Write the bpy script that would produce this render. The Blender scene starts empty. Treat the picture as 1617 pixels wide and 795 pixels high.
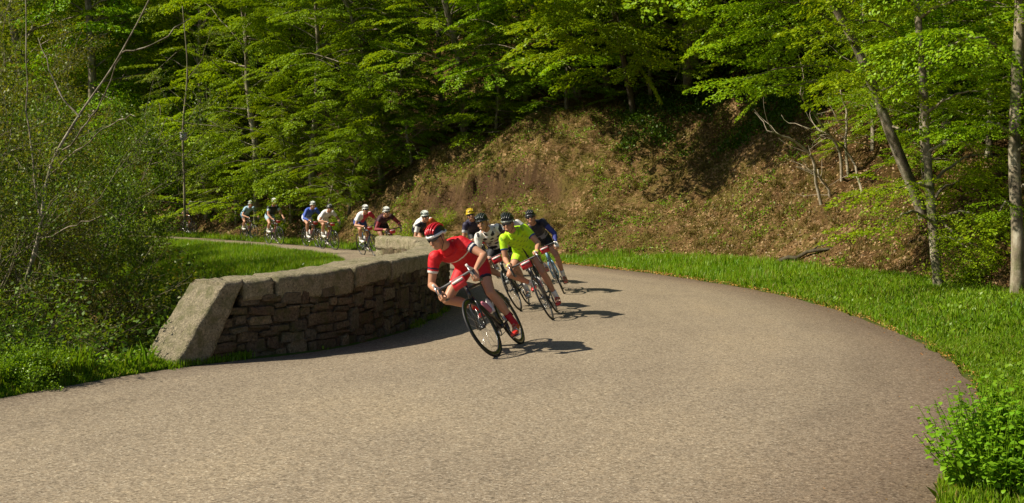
import bpy, math, random
import numpy as np
from mathutils import Vector, Matrix, Euler
R = math.radians
SC = bpy.context.scene
COL = SC.collection

# ------------------------------------------------------------------ camera, sky, sun, exposure
FPX, CX, HY, CAMH = 1734.0, 808.5, 312.0, 1.6
PITCH = math.atan((397.5 - HY) / FPX)
cd = bpy.data.cameras.new("camera"); cam = bpy.data.objects.new("camera", cd); COL.objects.link(cam)
cd.sensor_width = 36; cd.lens = 36 * FPX / 1617.0
cam.location = (0, 0, CAMH); cam.rotation_euler = (math.pi / 2 - PITCH, 0, 0)
cd.clip_start = 0.05; cd.clip_end = 600
SC.camera = cam
SUN_EL, SUN_FROM = 42.0, (-1.0, -0.16)      # where the sun stands (ground direction), light runs the other way
w = bpy.data.worlds.new("World"); SC.world = w; w.use_nodes = True
nt = w.node_tree; nt.nodes.clear()
sky = nt.nodes.new("ShaderNodeTexSky"); sky.sky_type = 'NISHITA'; sky.sun_disc = False
sky.sun_elevation = R(SUN_EL)
sky.sun_rotation = math.atan2(SUN_FROM[0], SUN_FROM[1])
bg = nt.nodes.new("ShaderNodeBackground"); bg.inputs[1].default_value = 0.05
wo = nt.nodes.new("ShaderNodeOutputWorld")
nt.links.new(sky.outputs[0], bg.inputs[0]); nt.links.new(bg.outputs[0], wo.inputs[0])
sl = bpy.data.lights.new("sun", 'SUN'); so = bpy.data.objects.new("sun", sl); COL.objects.link(so)
sl.energy = 4.6; sl.angle = R(0.5); sl.color = (1.0, 0.91, 0.74)
_n = math.hypot(*SUN_FROM)
sd = Vector((SUN_FROM[0] / _n * math.cos(R(SUN_EL)), SUN_FROM[1] / _n * math.cos(R(SUN_EL)), math.sin(R(SUN_EL))))
so.rotation_euler = sd.to_track_quat('Z', 'Y').to_euler()
so.location = (-20, -3, 30)
vs = SC.view_settings
SC.display_settings.display_device = 'sRGB'
vs.view_transform = 'Standard'; vs.look = 'None'; vs.exposure = 0.6; vs.gamma = 1.0
cy = SC.cycles
cy.max_bounces = 5; cy.diffuse_bounces = 2; cy.glossy_bounces = 2; cy.transmission_bounces = 3; cy.transparent_max_bounces = 4
cy.caustics_reflective = False; cy.caustics_refractive = False

rng = np.random.default_rng(7)
random.seed(7)

# ------------------------------------------------------------------ helpers
def tag(o, label=None, cat=None, group=None, kind=None):
    if label: o["label"] = label
    if cat: o["category"] = cat
    if group: o["group"] = group
    if kind: o["kind"] = kind
    return o

def empty(name, loc=(0, 0, 0), rot=(0, 0, 0)):
    o = bpy.data.objects.new(name, None); COL.objects.link(o)
    o.location = loc; o.rotation_euler = rot; o.empty_display_size = 0.2
    return o

def link(name, me, parent=None, loc=None, rot=None, scale=None):
    o = bpy.data.objects.new(name, me); COL.objects.link(o)
    if parent is not None: o.parent = parent
    if loc is not None: o.location = loc
    if rot is not None: o.rotation_euler = rot
    if scale is not None: o.scale = scale
    return o

class MB:
    """collects geometry as numpy blocks"""
    def __init__(s): s.V = []; s.F = []; s.M = []; s.n = 0
    def add(s, V, F, m=0):
        V = np.asarray(V, float).reshape(-1, 3)
        off = s.n
        s.V.append(V)
        for f in F: s.F.append(tuple(i + off for i in f)); s.M.append(m)
        s.n += len(V)
        return s
    def tube(s, P, r, n=6, m=0, cap=True, flat=None, up=None):
        """tapered tube along points P, radii r (scalar/list/or (a,b) pairs)"""
        P = [np.asarray(p, float) for p in P]; k = len(P)
        if not hasattr(r, '__len__'): r = [r] * k
        u = None; rings = []
        for i in range(k):
            a = P[max(0, i - 1)]; b = P[min(k - 1, i + 1)]
            t = b - a; t /= (np.linalg.norm(t) + 1e-9)
            if u is None:
                g = np.array(up, float) if up is not None else (np.array([0, 0, 1.]) if abs(t[2]) < .9 else np.array([1., 0, 0]))
                u = g - t * g.dot(t)
            else:
                u = u - t * u.dot(t)
            u /= (np.linalg.norm(u) + 1e-9)
            v = np.cross(t, u)
            ru, rv = (r[i] if hasattr(r[i], '__len__') else (r[i], r[i]))
            an = np.arange(n) * 2 * math.pi / n
            rings.append(P[i] + np.outer(np.cos(an) * ru, u) + np.outer(np.sin(an) * rv, v))
        V = np.vstack(rings); F = []
        for i in range(k - 1):
            for j in range(n):
                F.append((i * n + j, i * n + (j + 1) % n, (i + 1) * n + (j + 1) % n, (i + 1) * n + j))
        if cap:
            F.append(tuple(reversed(range(n)))); F.append(tuple((k - 1) * n + j for j in range(n)))
        return s.add(V, F, m)
    def ell(s, c, r, ax=None, nu=12, nv=8, m=0):
        V = [(0, 0, -1)]; F = []
        for i in range(1, nv):
            th = -math.pi / 2 + math.pi * i / nv
            for j in range(nu):
                ph = 2 * math.pi * j / nu
                V.append((math.cos(th) * math.cos(ph), math.cos(th) * math.sin(ph), math.sin(th)))
        V.append((0, 0, 1)); top = len(V) - 1
        for j in range(nu):
            F.append((0, 1 + (j + 1) % nu, 1 + j)); F.append((top, 1 + (nv - 2) * nu + j, 1 + (nv - 2) * nu + (j + 1) % nu))
        for i in range(nv - 2):
            for j in range(nu):
                a = 1 + i * nu + j; b = 1 + i * nu + (j + 1) % nu
                F.append((a, b, b + nu, a + nu))
        V = np.array(V) * np.array(r)
        if ax is not None: V = V @ np.array(ax)      # rows of ax = axes
        return s.add(V + np.array(c), F, m)
    def box(s, c, h, ax=None, m=0):
        V = np.array([(x, y, z) for x in (-1, 1) for y in (-1, 1) for z in (-1, 1)], float) * np.array(h)
        if ax is not None: V = V @ np.array(ax)
        return s.add(V + np.array(c), [(0, 1, 3, 2), (4, 6, 7, 5), (0, 4, 5, 1), (2, 3, 7, 6), (0, 2, 6, 4), (1, 5, 7, 3)], m)
    def torus(s, c, R0, r, nu=48, nv=8, m=0, rz=None):
        """wheel-plane torus: axis along y"""
        F = []; V = []
        rz = rz or r
        for i in range(nu):
            a = 2 * math.pi * i / nu
            for j in range(nv):
                b = 2 * math.pi * j / nv
                q = R0 + r * math.cos(b)
                V.append((c[0] + q * math.cos(a), c[1] + rz * math.sin(b), c[2] + q * math.sin(a)))
        for i in range(nu):
            for j in range(nv):
                F.append((i * nv + j, i * nv + (j + 1) % nv, ((i + 1) % nu) * nv + (j + 1) % nv, ((i + 1) % nu) * nv + j))
        return s.add(V, F, m)
    def mesh(s, name, mats, smooth=True):
        me = bpy.data.meshes.new(name)
        me.from_pydata(np.vstack(s.V).tolist(), [], s.F)
        for m_ in (mats if isinstance(mats, (list, tuple)) else [mats]): me.materials.append(m_)
        me.polygons.foreach_set('material_index', np.array(s.M, dtype=np.int32))
        if smooth: me.polygons.foreach_set('use_smooth', np.ones(len(me.polygons), bool))
        me.update()
        return me
    def obj(s, name, mats, parent=None, smooth=True):
        return link(name, s.mesh(name, mats, smooth), parent)

def fast_mesh(name, V, nper, mat, smooth=False):
    """many separate polygons with nper corners each; V is (N*nper,3)"""
    V = np.ascontiguousarray(V, dtype=np.float32).reshape(-1, 3); n = len(V) // nper
    me = bpy.data.meshes.new(name)
    me.vertices.add(len(V)); me.vertices.foreach_set('co', V.ravel())
    me.loops.add(len(V)); me.loops.foreach_set('vertex_index', np.arange(len(V), dtype=np.int32))
    me.polygons.add(n)
    me.polygons.foreach_set('loop_start', np.arange(n, dtype=np.int32) * nper)
    me.polygons.foreach_set('loop_total', np.full(n, nper, dtype=np.int32))
    if smooth: me.polygons.foreach_set('use_smooth', np.ones(n, bool))
    me.materials.append(mat); me.update(calc_edges=True)
    return me

def grid_mesh(name, P, mats, smooth=True):
    """P: (nu,nv,3)"""
    nu, nv = P.shape[:2]
    idx = np.arange(nu * nv).reshape(nu, nv)
    Q = np.stack([idx[:-1, :-1], idx[1:, :-1], idx[1:, 1:], idx[:-1, 1:]], -1).reshape(-1, 4).astype(np.int32)
    me = bpy.data.meshes.new(name)
    me.vertices.add(nu * nv); me.vertices.foreach_set('co', P.astype(np.float32).ravel())
    me.loops.add(Q.size); me.loops.foreach_set('vertex_index', Q.ravel())
    me.polygons.add(len(Q)); me.polygons.foreach_set('loop_start', np.arange(len(Q), dtype=np.int32) * 4)
    me.polygons.foreach_set('loop_total', np.full(len(Q), 4, dtype=np.int32))
    if smooth: me.polygons.foreach_set('use_smooth', np.ones(len(Q), bool))
    for m_ in (mats if isinstance(mats, list) else [mats]): me.materials.append(m_)
    me.update(calc_edges=True)
    return me

def add_attr(me, name, vals):
    a = me.attributes.new(name, 'FLOAT', 'POINT'); a.data.foreach_set('value', np.asarray(vals, np.float32).ravel())

def _hash(ix, iy, seed):
    h = (ix.astype(np.int64) * 374761393 + iy.astype(np.int64) * 668265263 + seed * 1442695) & 0xffffffff
    h = ((h ^ (h >> 13)) * 1274126177) & 0xffffffff
    return ((h ^ (h >> 16)) & 0xffff) / 65535.0
def vnoise(x, y, seed=0):
    ix = np.floor(x); iy = np.floor(y); fx = x - ix; fy = y - iy
    fx = fx * fx * (3 - 2 * fx); fy = fy * fy * (3 - 2 * fy)
    a = _hash(ix, iy, seed); b = _hash(ix + 1, iy, seed); c = _hash(ix, iy + 1, seed); d = _hash(ix + 1, iy + 1, seed)
    return (a + (b - a) * fx) * (1 - fy) + (c + (d - c) * fx) * fy
def fbm(x, y, oct=4, seed=0):
    s = 0; a = .5; t = 0
    for k in range(oct):
        s = s + a * vnoise(x * 2 ** k, y * 2 ** k, seed + k); t += a; a *= .5
    return s / t * 2 - 1
def sstep(x, a, b):
    t = np.clip((x - a) / (b - a), 0, 1); return t * t * (3 - 2 * t)

def catmull(P, n=8):
    P = [np.array(p, float) for p in P]; P = [2 * P[0] - P[1]] + P + [2 * P[-1] - P[-2]]; out = []
    for i in range(1, len(P) - 2):
        for k in range(n):
            t = k / n
            out.append(.5 * ((2 * P[i]) + (P[i + 1] - P[i - 1]) * t + (2 * P[i - 1] - 5 * P[i] + 4 * P[i + 1] - P[i + 2]) * t * t + (3 * P[i] - P[i - 1] - 3 * P[i + 1] + P[i + 2]) * t ** 3))
    out.append(P[-2]); return np.array(out)

# ------------------------------------------------------------------ materials
def newmat(name):
    m = bpy.data.materials.new(name); m.use_nodes = True; nt = m.node_tree; nt.nodes.clear()
    return m, nt
def N(nt, typ, **kw):
    n = nt.nodes.new(typ)
    for k, v in kw.items():
        if k.startswith('i_'): n.inputs[k[2:].replace('_', ' ')].default_value = v
        elif k.startswith('n'): n.inputs[int(k[1:])].default_value = v
        else: setattr(n, k, v)
    return n
def L(nt, a, b): nt.links.new(a, b)
def ramp(nt, fac, stops, interp='LINEAR'):
    r = nt.nodes.new('ShaderNodeValToRGB'); r.color_ramp.interpolation = interp
    e = r.color_ramp.elements
    while len(e) < len(stops): e.new(0.5)
    for k, (p, c) in enumerate(stops): e[k].position = p; e[k].color = (*c, 1)
    L(nt, fac, r.inputs[0]); return r
def mixc(nt, fac, a, b, mode='MIX'):
    m = nt.nodes.new('ShaderNodeMix'); m.data_type = 'RGBA'; m.blend_type = mode
    for sock, v in ((m.inputs[0], fac), (m.inputs[6], a), (m.inputs[7], b)):
        if hasattr(v, 'links'): L(nt, v, sock)
        elif hasattr(v, '__len__'): sock.default_value = (*v, 1)
        else: sock.default_value = v
    return m.outputs[2]
def noise(nt, vec, scale, detail=3, rough=.6):
    n = nt.nodes.new('ShaderNodeTexNoise'); n.inputs['Scale'].default_value = scale
    n.inputs['Detail'].default_value = detail; n.inputs['Roughness'].default_value = rough
    if vec is not None: L(nt, vec, n.inputs['Vector'])
    return n.outputs['Fac']
def pbsdf(nt, color=None, rough=.8, bump=None, strength=.4, dist=.01, metal=0, spec=.5, coat=0):
    b = nt.nodes.new('ShaderNodeBsdfPrincipled'); o = nt.nodes.new('ShaderNodeOutputMaterial')
    if color is not None:
        if hasattr(color, 'links'): L(nt, color, b.inputs['Base Color'])
        else: b.inputs['Base Color'].default_value = (*color, 1)
    if hasattr(rough, 'links'): L(nt, rough, b.inputs['Roughness'])
    else: b.inputs['Roughness'].default_value = rough
    b.inputs['Metallic'].default_value = metal; b.inputs['Specular IOR Level'].default_value = spec
    b.inputs['Coat Weight'].default_value = coat
    if bump is not None:
        bp = nt.nodes.new('ShaderNodeBump'); bp.inputs['Strength'].default_value = strength; bp.inputs['Distance'].default_value = dist
        L(nt, bump, bp.inputs['Height']); L(nt, bp.outputs[0], b.inputs['Normal'])
    L(nt, b.outputs[0], o.inputs[0]); return b
def tco(nt, which='Object'): return nt.nodes.new('ShaderNodeTexCoord').outputs[which]
def wpos(nt): return nt.nodes.new('ShaderNodeNewGeometry').outputs['Position']

def leaf_mat(name, cols, transl=.45, tcol=None, gloss=.02, patch=None):
    m, nt = newmat(name)
    g = nt.nodes.new('ShaderNodeNewGeometry'); oi = nt.nodes.new('ShaderNodeObjectInfo')
    r = ramp(nt, g.outputs['Random Per Island'], [(i / (len(cols) - 1), c) for i, c in enumerate(cols)])
    hs = nt.nodes.new('ShaderNodeHueSaturation'); L(nt, r.outputs[0], hs.inputs['Color'])
    mr = nt.nodes.new('ShaderNodeMapRange'); L(nt, oi.outputs['Random'], mr.inputs[0]); mr.inputs[3].default_value = .485; mr.inputs[4].default_value = .512
    L(nt, mr.outputs[0], hs.inputs['Hue'])
    mv = nt.nodes.new('ShaderNodeMapRange'); L(nt, oi.outputs['Random'], mv.inputs[0]); mv.inputs[3].default_value = .85; mv.inputs[4].default_value = 1.15
    L(nt, mv.outputs[0], hs.inputs['Value'])
    if patch:
        pf = ramp(nt, noise(nt, g.outputs['Position'], .9, 4, .65), [(.35, patch), (.55, (1, 1, 1)), (.75, (1.12, 1.03, 1.0))]).outputs[0]
        hs = nt.nodes.new('ShaderNodeHueSaturation'); L(nt, mixc(nt, 1.0, r.outputs[0], pf, 'MULTIPLY'), hs.inputs['Color'])
    d = nt.nodes.new('ShaderNodeBsdfDiffuse'); L(nt, hs.outputs[0], d.inputs[0])
    t = nt.nodes.new('ShaderNodeBsdfTranslucent')
    tc = mixc(nt, 1.0, hs.outputs[0], tcol or (1.25, 1.1, .5), 'MULTIPLY'); L(nt, tc, t.inputs[0])
    mx = nt.nodes.new('ShaderNodeMixShader'); mx.inputs[0].default_value = transl
    L(nt, d.outputs[0], mx.inputs[1]); L(nt, t.outputs[0], mx.inputs[2])
    gl = nt.nodes.new('ShaderNodeBsdfGlossy'); gl.inputs['Roughness'].default_value = .45; gl.inputs[0].default_value = (.9, .95, .8, 1)
    m2 = nt.nodes.new('ShaderNodeMixShader'); m2.inputs[0].default_value = gloss
    L(nt, mx.outputs[0], m2.inputs[1]); L(nt, gl.outputs[0], m2.inputs[2])
    o = nt.nodes.new('ShaderNodeOutputMaterial'); L(nt, m2.outputs[0], o.inputs[0])
    return m

M = {}
M['beech'] = leaf_mat('beech_leaf', [(.09, .18, .003), (.17, .30, .005), (.30, .45, .008), (.13, .25, .004)], .32, gloss=.015)
M['beech_bright'] = leaf_mat('fresh_beech_leaf', [(.16, .29, .004), (.25, .40, .008), (.34, .47, .014)], .45, gloss=.015)
M['limeleaf'] = leaf_mat('lime_leaf', [(.12, .21, .004), (.19, .31, .007), (.27, .41, .012), (.10, .18, .004)], .4, gloss=.015)
M['willow'] = leaf_mat('willow_leaf', [(.07, .11, .010), (.11, .16, .014), (.18, .22, .022), (.16, .15, .03), (.09, .14, .012), (.25, .32, .03)], .45)
M['scrub'] = leaf_mat('scrub_leaf', [(.04, .085, .005), (.08, .15, .008), (.13, .22, .012), (.19, .29, .02)], .4)
M['under'] = leaf_mat('undergrowth_leaf', [(.03, .07, .003), (.055, .11, .005), (.09, .16, .008)], .35)
M['herb'] = leaf_mat('herb_leaf', [(.12, .27, .006), (.18, .37, .010), (.25, .45, .018)], .4, gloss=.03)
M['grass'] = leaf_mat('grass_blade', [(.12, .23, .004), (.18, .34, .006), (.24, .41, .010), (.30, .42, .03), (.14, .29, .005), (.17, .35, .006), (.36, .30, .10)], .42, gloss=.02, patch=(.78, .88, .8))
M['litter'] = leaf_mat('dead_leaf', [(.12, .06, .022), (.2, .105, .045), (.28, .16, .075), (.42, .28, .14), (.15, .075, .03), (.1, .06, .03)], .15, tcol=(1.1, .9, .6))
M['rimlitter'] = leaf_mat('edge_debris', [(.30, .13, .03), (.42, .2, .05), (.25, .12, .04), (.4, .28, .1)], .1, tcol=(1.1, .9, .6))

def bark(name, c1, c2, c3, sc=6):
    m, nt = newmat(name); v = wpos(nt)
    mp = nt.nodes.new('ShaderNodeMapping'); L(nt, v, mp.inputs[0]); mp.inputs['Scale'].default_value = (1, 1, .35)
    n1 = noise(nt, mp.outputs[0], sc, 5, .65); n2 = noise(nt, v, sc * 5, 3); n3 = noise(nt, v, 2.5, 4)
    c = ramp(nt, n1, [(.3, c2), (.5, c1), (.72, c3)]).outputs[0]
    moss = ramp(nt, n3, [(.52, (0, 0, 0)), (.66, (1, 1, 1))]).outputs[0]
    c = mixc(nt, moss, c, (.10, .12, .04))
    pbsdf(nt, c, .9, n2, .5, .01, spec=.2); return m
M['bark'] = bark('beech_bark', (.25, .21, .145), (.05, .04, .028), (.50, .46, .36), 9)
M['twig'] = bark('twig_bark', (.22, .19, .12), (.12, .1, .06), (.34, .3, .2), 12)
M['palebark'] = bark('pale_bark', (.40, .34, .25), (.22, .18, .12), (.5, .44, .34), 12)
M['darkbark'] = bark('dark_bark', (.07, .055, .035), (.03, .025, .015), (.13, .11, .07), 8)

def simple(name, col, rough=.6, metal=0, spec=.5, coat=0, bumps=None, var=.12):
    m, nt = newmat(name); v = tco(nt)
    n = noise(nt, v, 25, 3)
    c = mixc(nt, n, tuple(x * (1 - var) for x in col), tuple(min(1, x * (1 + var)) for x in col))
    if bumps: pbsdf(nt, c, rough, noise(nt, v, bumps[0], 3), bumps[1], bumps[2], metal, spec, coat)
    else: pbsdf(nt, c, rough, None, metal=metal, spec=spec, coat=coat)
    return m
_cl = {}
def cloth(col):
    k = tuple(col)
    if k not in _cl: _cl[k] = simple('jersey_fabric', col, .62, spec=.35, bumps=(14, .35, .02), var=.06)
    return _cl[k]
def gloss(col, rough=.25):
    k = ('g', tuple(col), rough)
    if k not in _cl: _cl[k] = simple('painted_shell', col, rough, coat=.4, var=.04)
    return _cl[k]
M['skin'] = simple('skin', (.50, .25, .15), .48, spec=.4, bumps=(60, .1, .002))
M['skin_dark'] = simple('tanned_skin', (.36, .17, .10), .5, spec=.4, bumps=(60, .1, .002))
M['rubber'] = simple('tyre_rubber', (.012, .012, .013), .6)
M['carbon'] = simple('carbon_frame', (.012, .012, .014), .3, coat=.5)
M['steel'] = simple('steel', (.55, .55, .56), .3, metal=1)
M['lens'] = simple('dark_lens', (.01, .01, .012), .08, coat=1)
M['shortcloth'] = cloth((.012, .012, .018))

# ------------------------------------------------------------------ road lines (world metres; camera stands over the origin)
OUT = catmull([(-70, 84), (-45, 68), (-30, 58.5), (-20, 50.5), (-15, 46), (-11.3, 42), (-7.7, 37.5), (-5.2, 34), (-1.9, 30.4), (1.1, 26.6), (2.7, 23.6), (3.7, 20.9), (4.35, 18.3), (4.6, 15.8), (4.6, 13.3), (4.4, 11.2), (4.02, 9.6), (3.62, 8.4), (3.12, 7.4), (2.62, 6.4), (2.15, 5.5), (1.6, 4.3), (.7, 2.8), (-.8, 1.2), (-3.5, -.6), (-8, -2.6), (-20, -6), (-60, -14)], 8)
INN = catmull([(-72, 80), (-45, 63), (-30, 53.5), (-20, 46.3), (-13.9, 41.4), (-9.6, 36.8), (-6.5, 32.3), (-4.6, 28.6), (-3.7, 25), (-2.75, 22.3), (-1.85, 20.6), (-1.2, 18.8), (-.92, 17), (-.95, 15.2), (-1.22, 13.35), (-1.7, 11.9), (-2.2, 11.15), (-2.7, 10.7), (-3.25, 10.1), (-3.72, 9.35), (-4.15, 8.55), (-4.9, 7.2), (-6.5, 5.2), (-10, 2.6), (-20, -1), (-60, -8.5)], 8)

def pdist(x, y, P):
    x = x.ravel(); y = y.ravel(); best = np.full(x.shape, 1e9)
    for i in range(len(P) - 1):
        a = P[i]; d = P[i + 1] - a; l2 = d.dot(d)
        if l2 < 1e-12: continue
        t = np.clip(((x - a[0]) * d[0] + (y - a[1]) * d[1]) / l2, 0, 1)
        dd = (x - a[0] - t * d[0]) ** 2 + (y - a[1] - t * d[1]) ** 2
        np.minimum(best, dd, out=best)
    return np.sqrt(best)
def inside(x, y, P):
    x = x.ravel(); y = y.ravel(); c = np.zeros(x.shape, bool); n = len(P)
    for i in range(n):
        a = P[i]; b = P[(i + 1) % n]
        if a[1] == b[1]: continue
        k = ((a[1] > y) != (b[1] > y)) & (x < (b[0] - a[0]) * (y - a[1]) / (b[1] - a[1]) + a[0])
        c ^= k
    return c
OUTP = np.vstack([OUT, [(-300, -40), (-300, 200)]]); INP = np.vstack([INN, [(-300, -20), (-300, 180)]])
def tout(x, y):
    x = np.asarray(x, float); y = np.asarray(y, float)
    d = pdist(x, y, OUT); return np.where(inside(x, y, OUTP), -d, d).reshape(x.shape)
def tin(x, y):
    x = np.asarray(x, float); y = np.asarray(y, float)
    d = pdist(x, y, INN); return np.where(inside(x, y, INP), d, -d).reshape(x.shape)
def vergew(x, y): return .75 + 1.5 * sstep(x, .5, 5.0)
def ledge_z(x, y): return 1.95 + .15 * np.sin(x * 1.5 + 1) + .55 * fbm(x * 1.1, y * 1.1, 3, 21) + .04 * x
def height(x, y, fine=True):
    x = np.asarray(x, float); y = np.asarray(y, float)
    to = tout(x, y); ti = tin(x, y); w_ = vergew(x, y)
    z = np.full(x.shape, -.03)
    # outer side: verge, then the bank, then the wooded hill
    v = np.clip(to, 0, None)
    near = sstep(y, 5, 9)
    s = np.clip(to - w_, 0, None)
    sl = .82 + .10 * fbm(x * .25, y * .25, 2, 5)
    rise = np.where(s < 9, sl * (s * s / (s + .35)), sl * 8.66 + (s - 9) * .62)
    rise = rise * near
    zo = .02 + .20 * sstep(v, 0, 2.0) * np.clip(w_ / 2.3, .4, 1) + rise
    amp = sstep(s, 0, 1.0) * near
    zo += amp * (.55 * fbm(x * .35 + 3, y * .35, 3, 11))
    # eroded ledge across the bank
    led = ledge_z(x, y)
    band = sstep(x, -3.6, -2.4) * (1 - sstep(x, 1.2, 2.2))
    zo += band * amp * (.62 * sstep(zo, led - .05, led + .10) - .40) * (1 - sstep(zo, led + .7, led + 2.4)) * sstep(zo, led - 1.7, led - .45)
    if fine:
        zo += amp * (.22 * fbm(x * 1.7, y * 1.7, 3, 31) + .20 * np.abs(fbm(x * 3.1, y * 3.1, 3, 41)) + .05 * fbm(x * 8, y * 8, 1, 43))
    # inner side: kerb of grass, then the stream ravine
    u = np.clip(ti, 0, None)
    farside = sstep(y, 24, 29)
    drop = (1 - farside) * (-2.6 * sstep(u, .45, 4.5)) + farside * (-.09 * np.clip(u, 0, 3) - 2.4 * sstep(u, 2.6, 7.5))
    zi = .03 * sstep(u, 0, .3) + drop + .12 * sstep(u, .4, 1) * fbm(x * .9, y * .9, 3, 51)
    z = np.where(to > 0, zo, z); z = np.where(ti > 0, zi, z)
    return z
def hz(x, y): return float(height(np.array([x]), np.array([y]), False)[0])
def px(x, y, d):
    """world point seen at pixel x,y of the photograph at depth d"""
    yy = (y - 397.5) / FPX; xx = (x - CX) / FPX
    c, s = math.cos(PITCH), math.sin(PITCH)
    v = np.array([xx, c + s * -yy, -s - c * yy])
    v = v / v[1] * d
    return v + np.array([0, 0, CAMH])

# ------------------------------------------------------------------ ground
def ground_mat():
    m, nt = newmat('bank_soil'); v = wpos(nt)
    a = nt.nodes.new('ShaderNodeAttribute'); a.attribute_name = 'grassy'
    n1 = noise(nt, v, .8, 5, .7); n2 = noise(nt, v, 14, 5, .75); n3 = noise(nt, v, 2.2, 4, .6)
    vo = nt.nodes.new('ShaderNodeTexVoronoi'); L(nt, v, vo.inputs['Vector']); vo.inputs['Scale'].default_value = 16
    soil = ramp(nt, n2, [(.3, (.045, .025, .010)), (.5, (.14, .083, .032)), (.7, (.25, .16, .07))]).outputs[0]
    moss = ramp(nt, n2, [(.35, (.055, .044, .010)), (.6, (.155, .125, .030)), (.75, (.24, .195, .055))]).outputs[0]
    mm = ramp(nt, n3, [(.42, (0, 0, 0)), (.58, (1, 1, 1))]).outputs[0]
    c = mixc(nt, mm, soil, moss)
    leaf = ramp(nt, nt.nodes.new('ShaderNodeSeparateColor').outputs[0], [(0, (.3, .17, .08)), (1, (.45, .3, .16))])
    sepn = [n for n in nt.nodes if n.bl_idname == 'ShaderNodeSeparateColor'][0]; L(nt, vo.outputs['Color'], sepn.inputs[0])
    lm = ramp(nt, sepn.outputs[1], [(.72, (0, 0, 0)), (.78, (1, 1, 1))]).outputs[0]
    lp = ramp(nt, n1, [(.45, (0, 0, 0)), (.6, (.8, .8, .8))]).outputs[0]
    c = mixc(nt, mixc(nt, 1.0, lm, lp, 'MULTIPLY'), c, leaf.outputs[0])
    ra = nt.nodes.new('ShaderNodeAttribute'); ra.attribute_name = 'rawsoil_shade'
    c = mixc(nt, ra.outputs['Fac'], c, mixc(nt, n2, (.05, .028, .014), (.12, .07, .035)))  # dark bare soil, with shade of the undercut lip painted in
    wa = nt.nodes.new('ShaderNodeAttribute'); wa.attribute_name = 'wood_shade'
    c = mixc(nt, wa.outputs['Fac'], c, mixc(nt, 1.0, c, (.36, .30, .24), 'MULTIPLY'))  # darkens the ground: shade of the trees painted into its colour
    c = mixc(nt, a.outputs['Fac'], c, (.06, .11, .015))
    pbsdf(nt, c, .95, noise(nt, v, 22, 5, .8), .9, .05, spec=.1)
    return m
M['ground'] = ground_mat()
def axis(segs):
    out = []
    for a, b, st in segs: out += list(np.arange(a, b, st))
    return np.array(out + [segs[-1][1]])
gx = axis([(-160, -50, 6), (-50, -24, 1.2), (-24, -12, .35), (-12, 13, .12), (13, 22, .35), (22, 50, 1.5), (50, 130, 6)])
gy = axis([(-40, -6, 3), (-6, 5, .35), (5, 36, .12), (36, 52, .3), (52, 90, 1.2), (90, 220, 6)])
GX, GY = np.meshgrid(gx, gy, indexing='ij')
GZ = height(GX, GY)
TO = tout(GX, GY); TI = tin(GX, GY)
gm = grid_mesh('ground', np.stack([GX, GY, GZ], -1), M['ground'])
gr = np.where(TO > 0, 1 - sstep(TO - vergew(GX, GY) + .25 * fbm(GX * 1.3, GY * 1.3, 2, 3), -.1, .25), 0)
gr = np.maximum(gr, np.where(TI > 0, (1 - sstep(TI, 3.0, 5.0)) * sstep(GY, 24, 28), 0))
gr = np.maximum(gr, np.where(TI > 0, 1 - sstep(TI, .3, .7), 0))
add_attr(gm, 'grassy', gr)
RAW_SHADE = sstep(GX, -3.4, -2.2) * (1 - sstep(GX, 1.0, 2.0)) * sstep(GZ + .5 * fbm(GX * 2, GY * 2, 3, 23), ledge_z(GX, GY) - .95, ledge_z(GX, GY) - .35) * (1 - sstep(GZ, ledge_z(GX, GY) + .2, ledge_z(GX, GY) + .42)) * (TO > 0) * (GY > 12)  # mask for exposed soil plus painted undercut shade around the ledge lip
add_attr(gm, 'rawsoil_shade', RAW_SHADE)
add_attr(gm, 'wood_shade', np.maximum(sstep(TO + .8 * fbm(GX * .6, GY * .6, 3, 15), 7.5, 9.5), np.maximum(sstep(GX + .8 * fbm(GX, GY, 2, 16), 5.5, 8) * (TO > 0) * .8, sstep(TI, 1.0, 2.5) * (GY < 30))))  # painted shade: under the wood, right-hand slope and ravine
tag(link('ground', gm), kind='structure')

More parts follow.
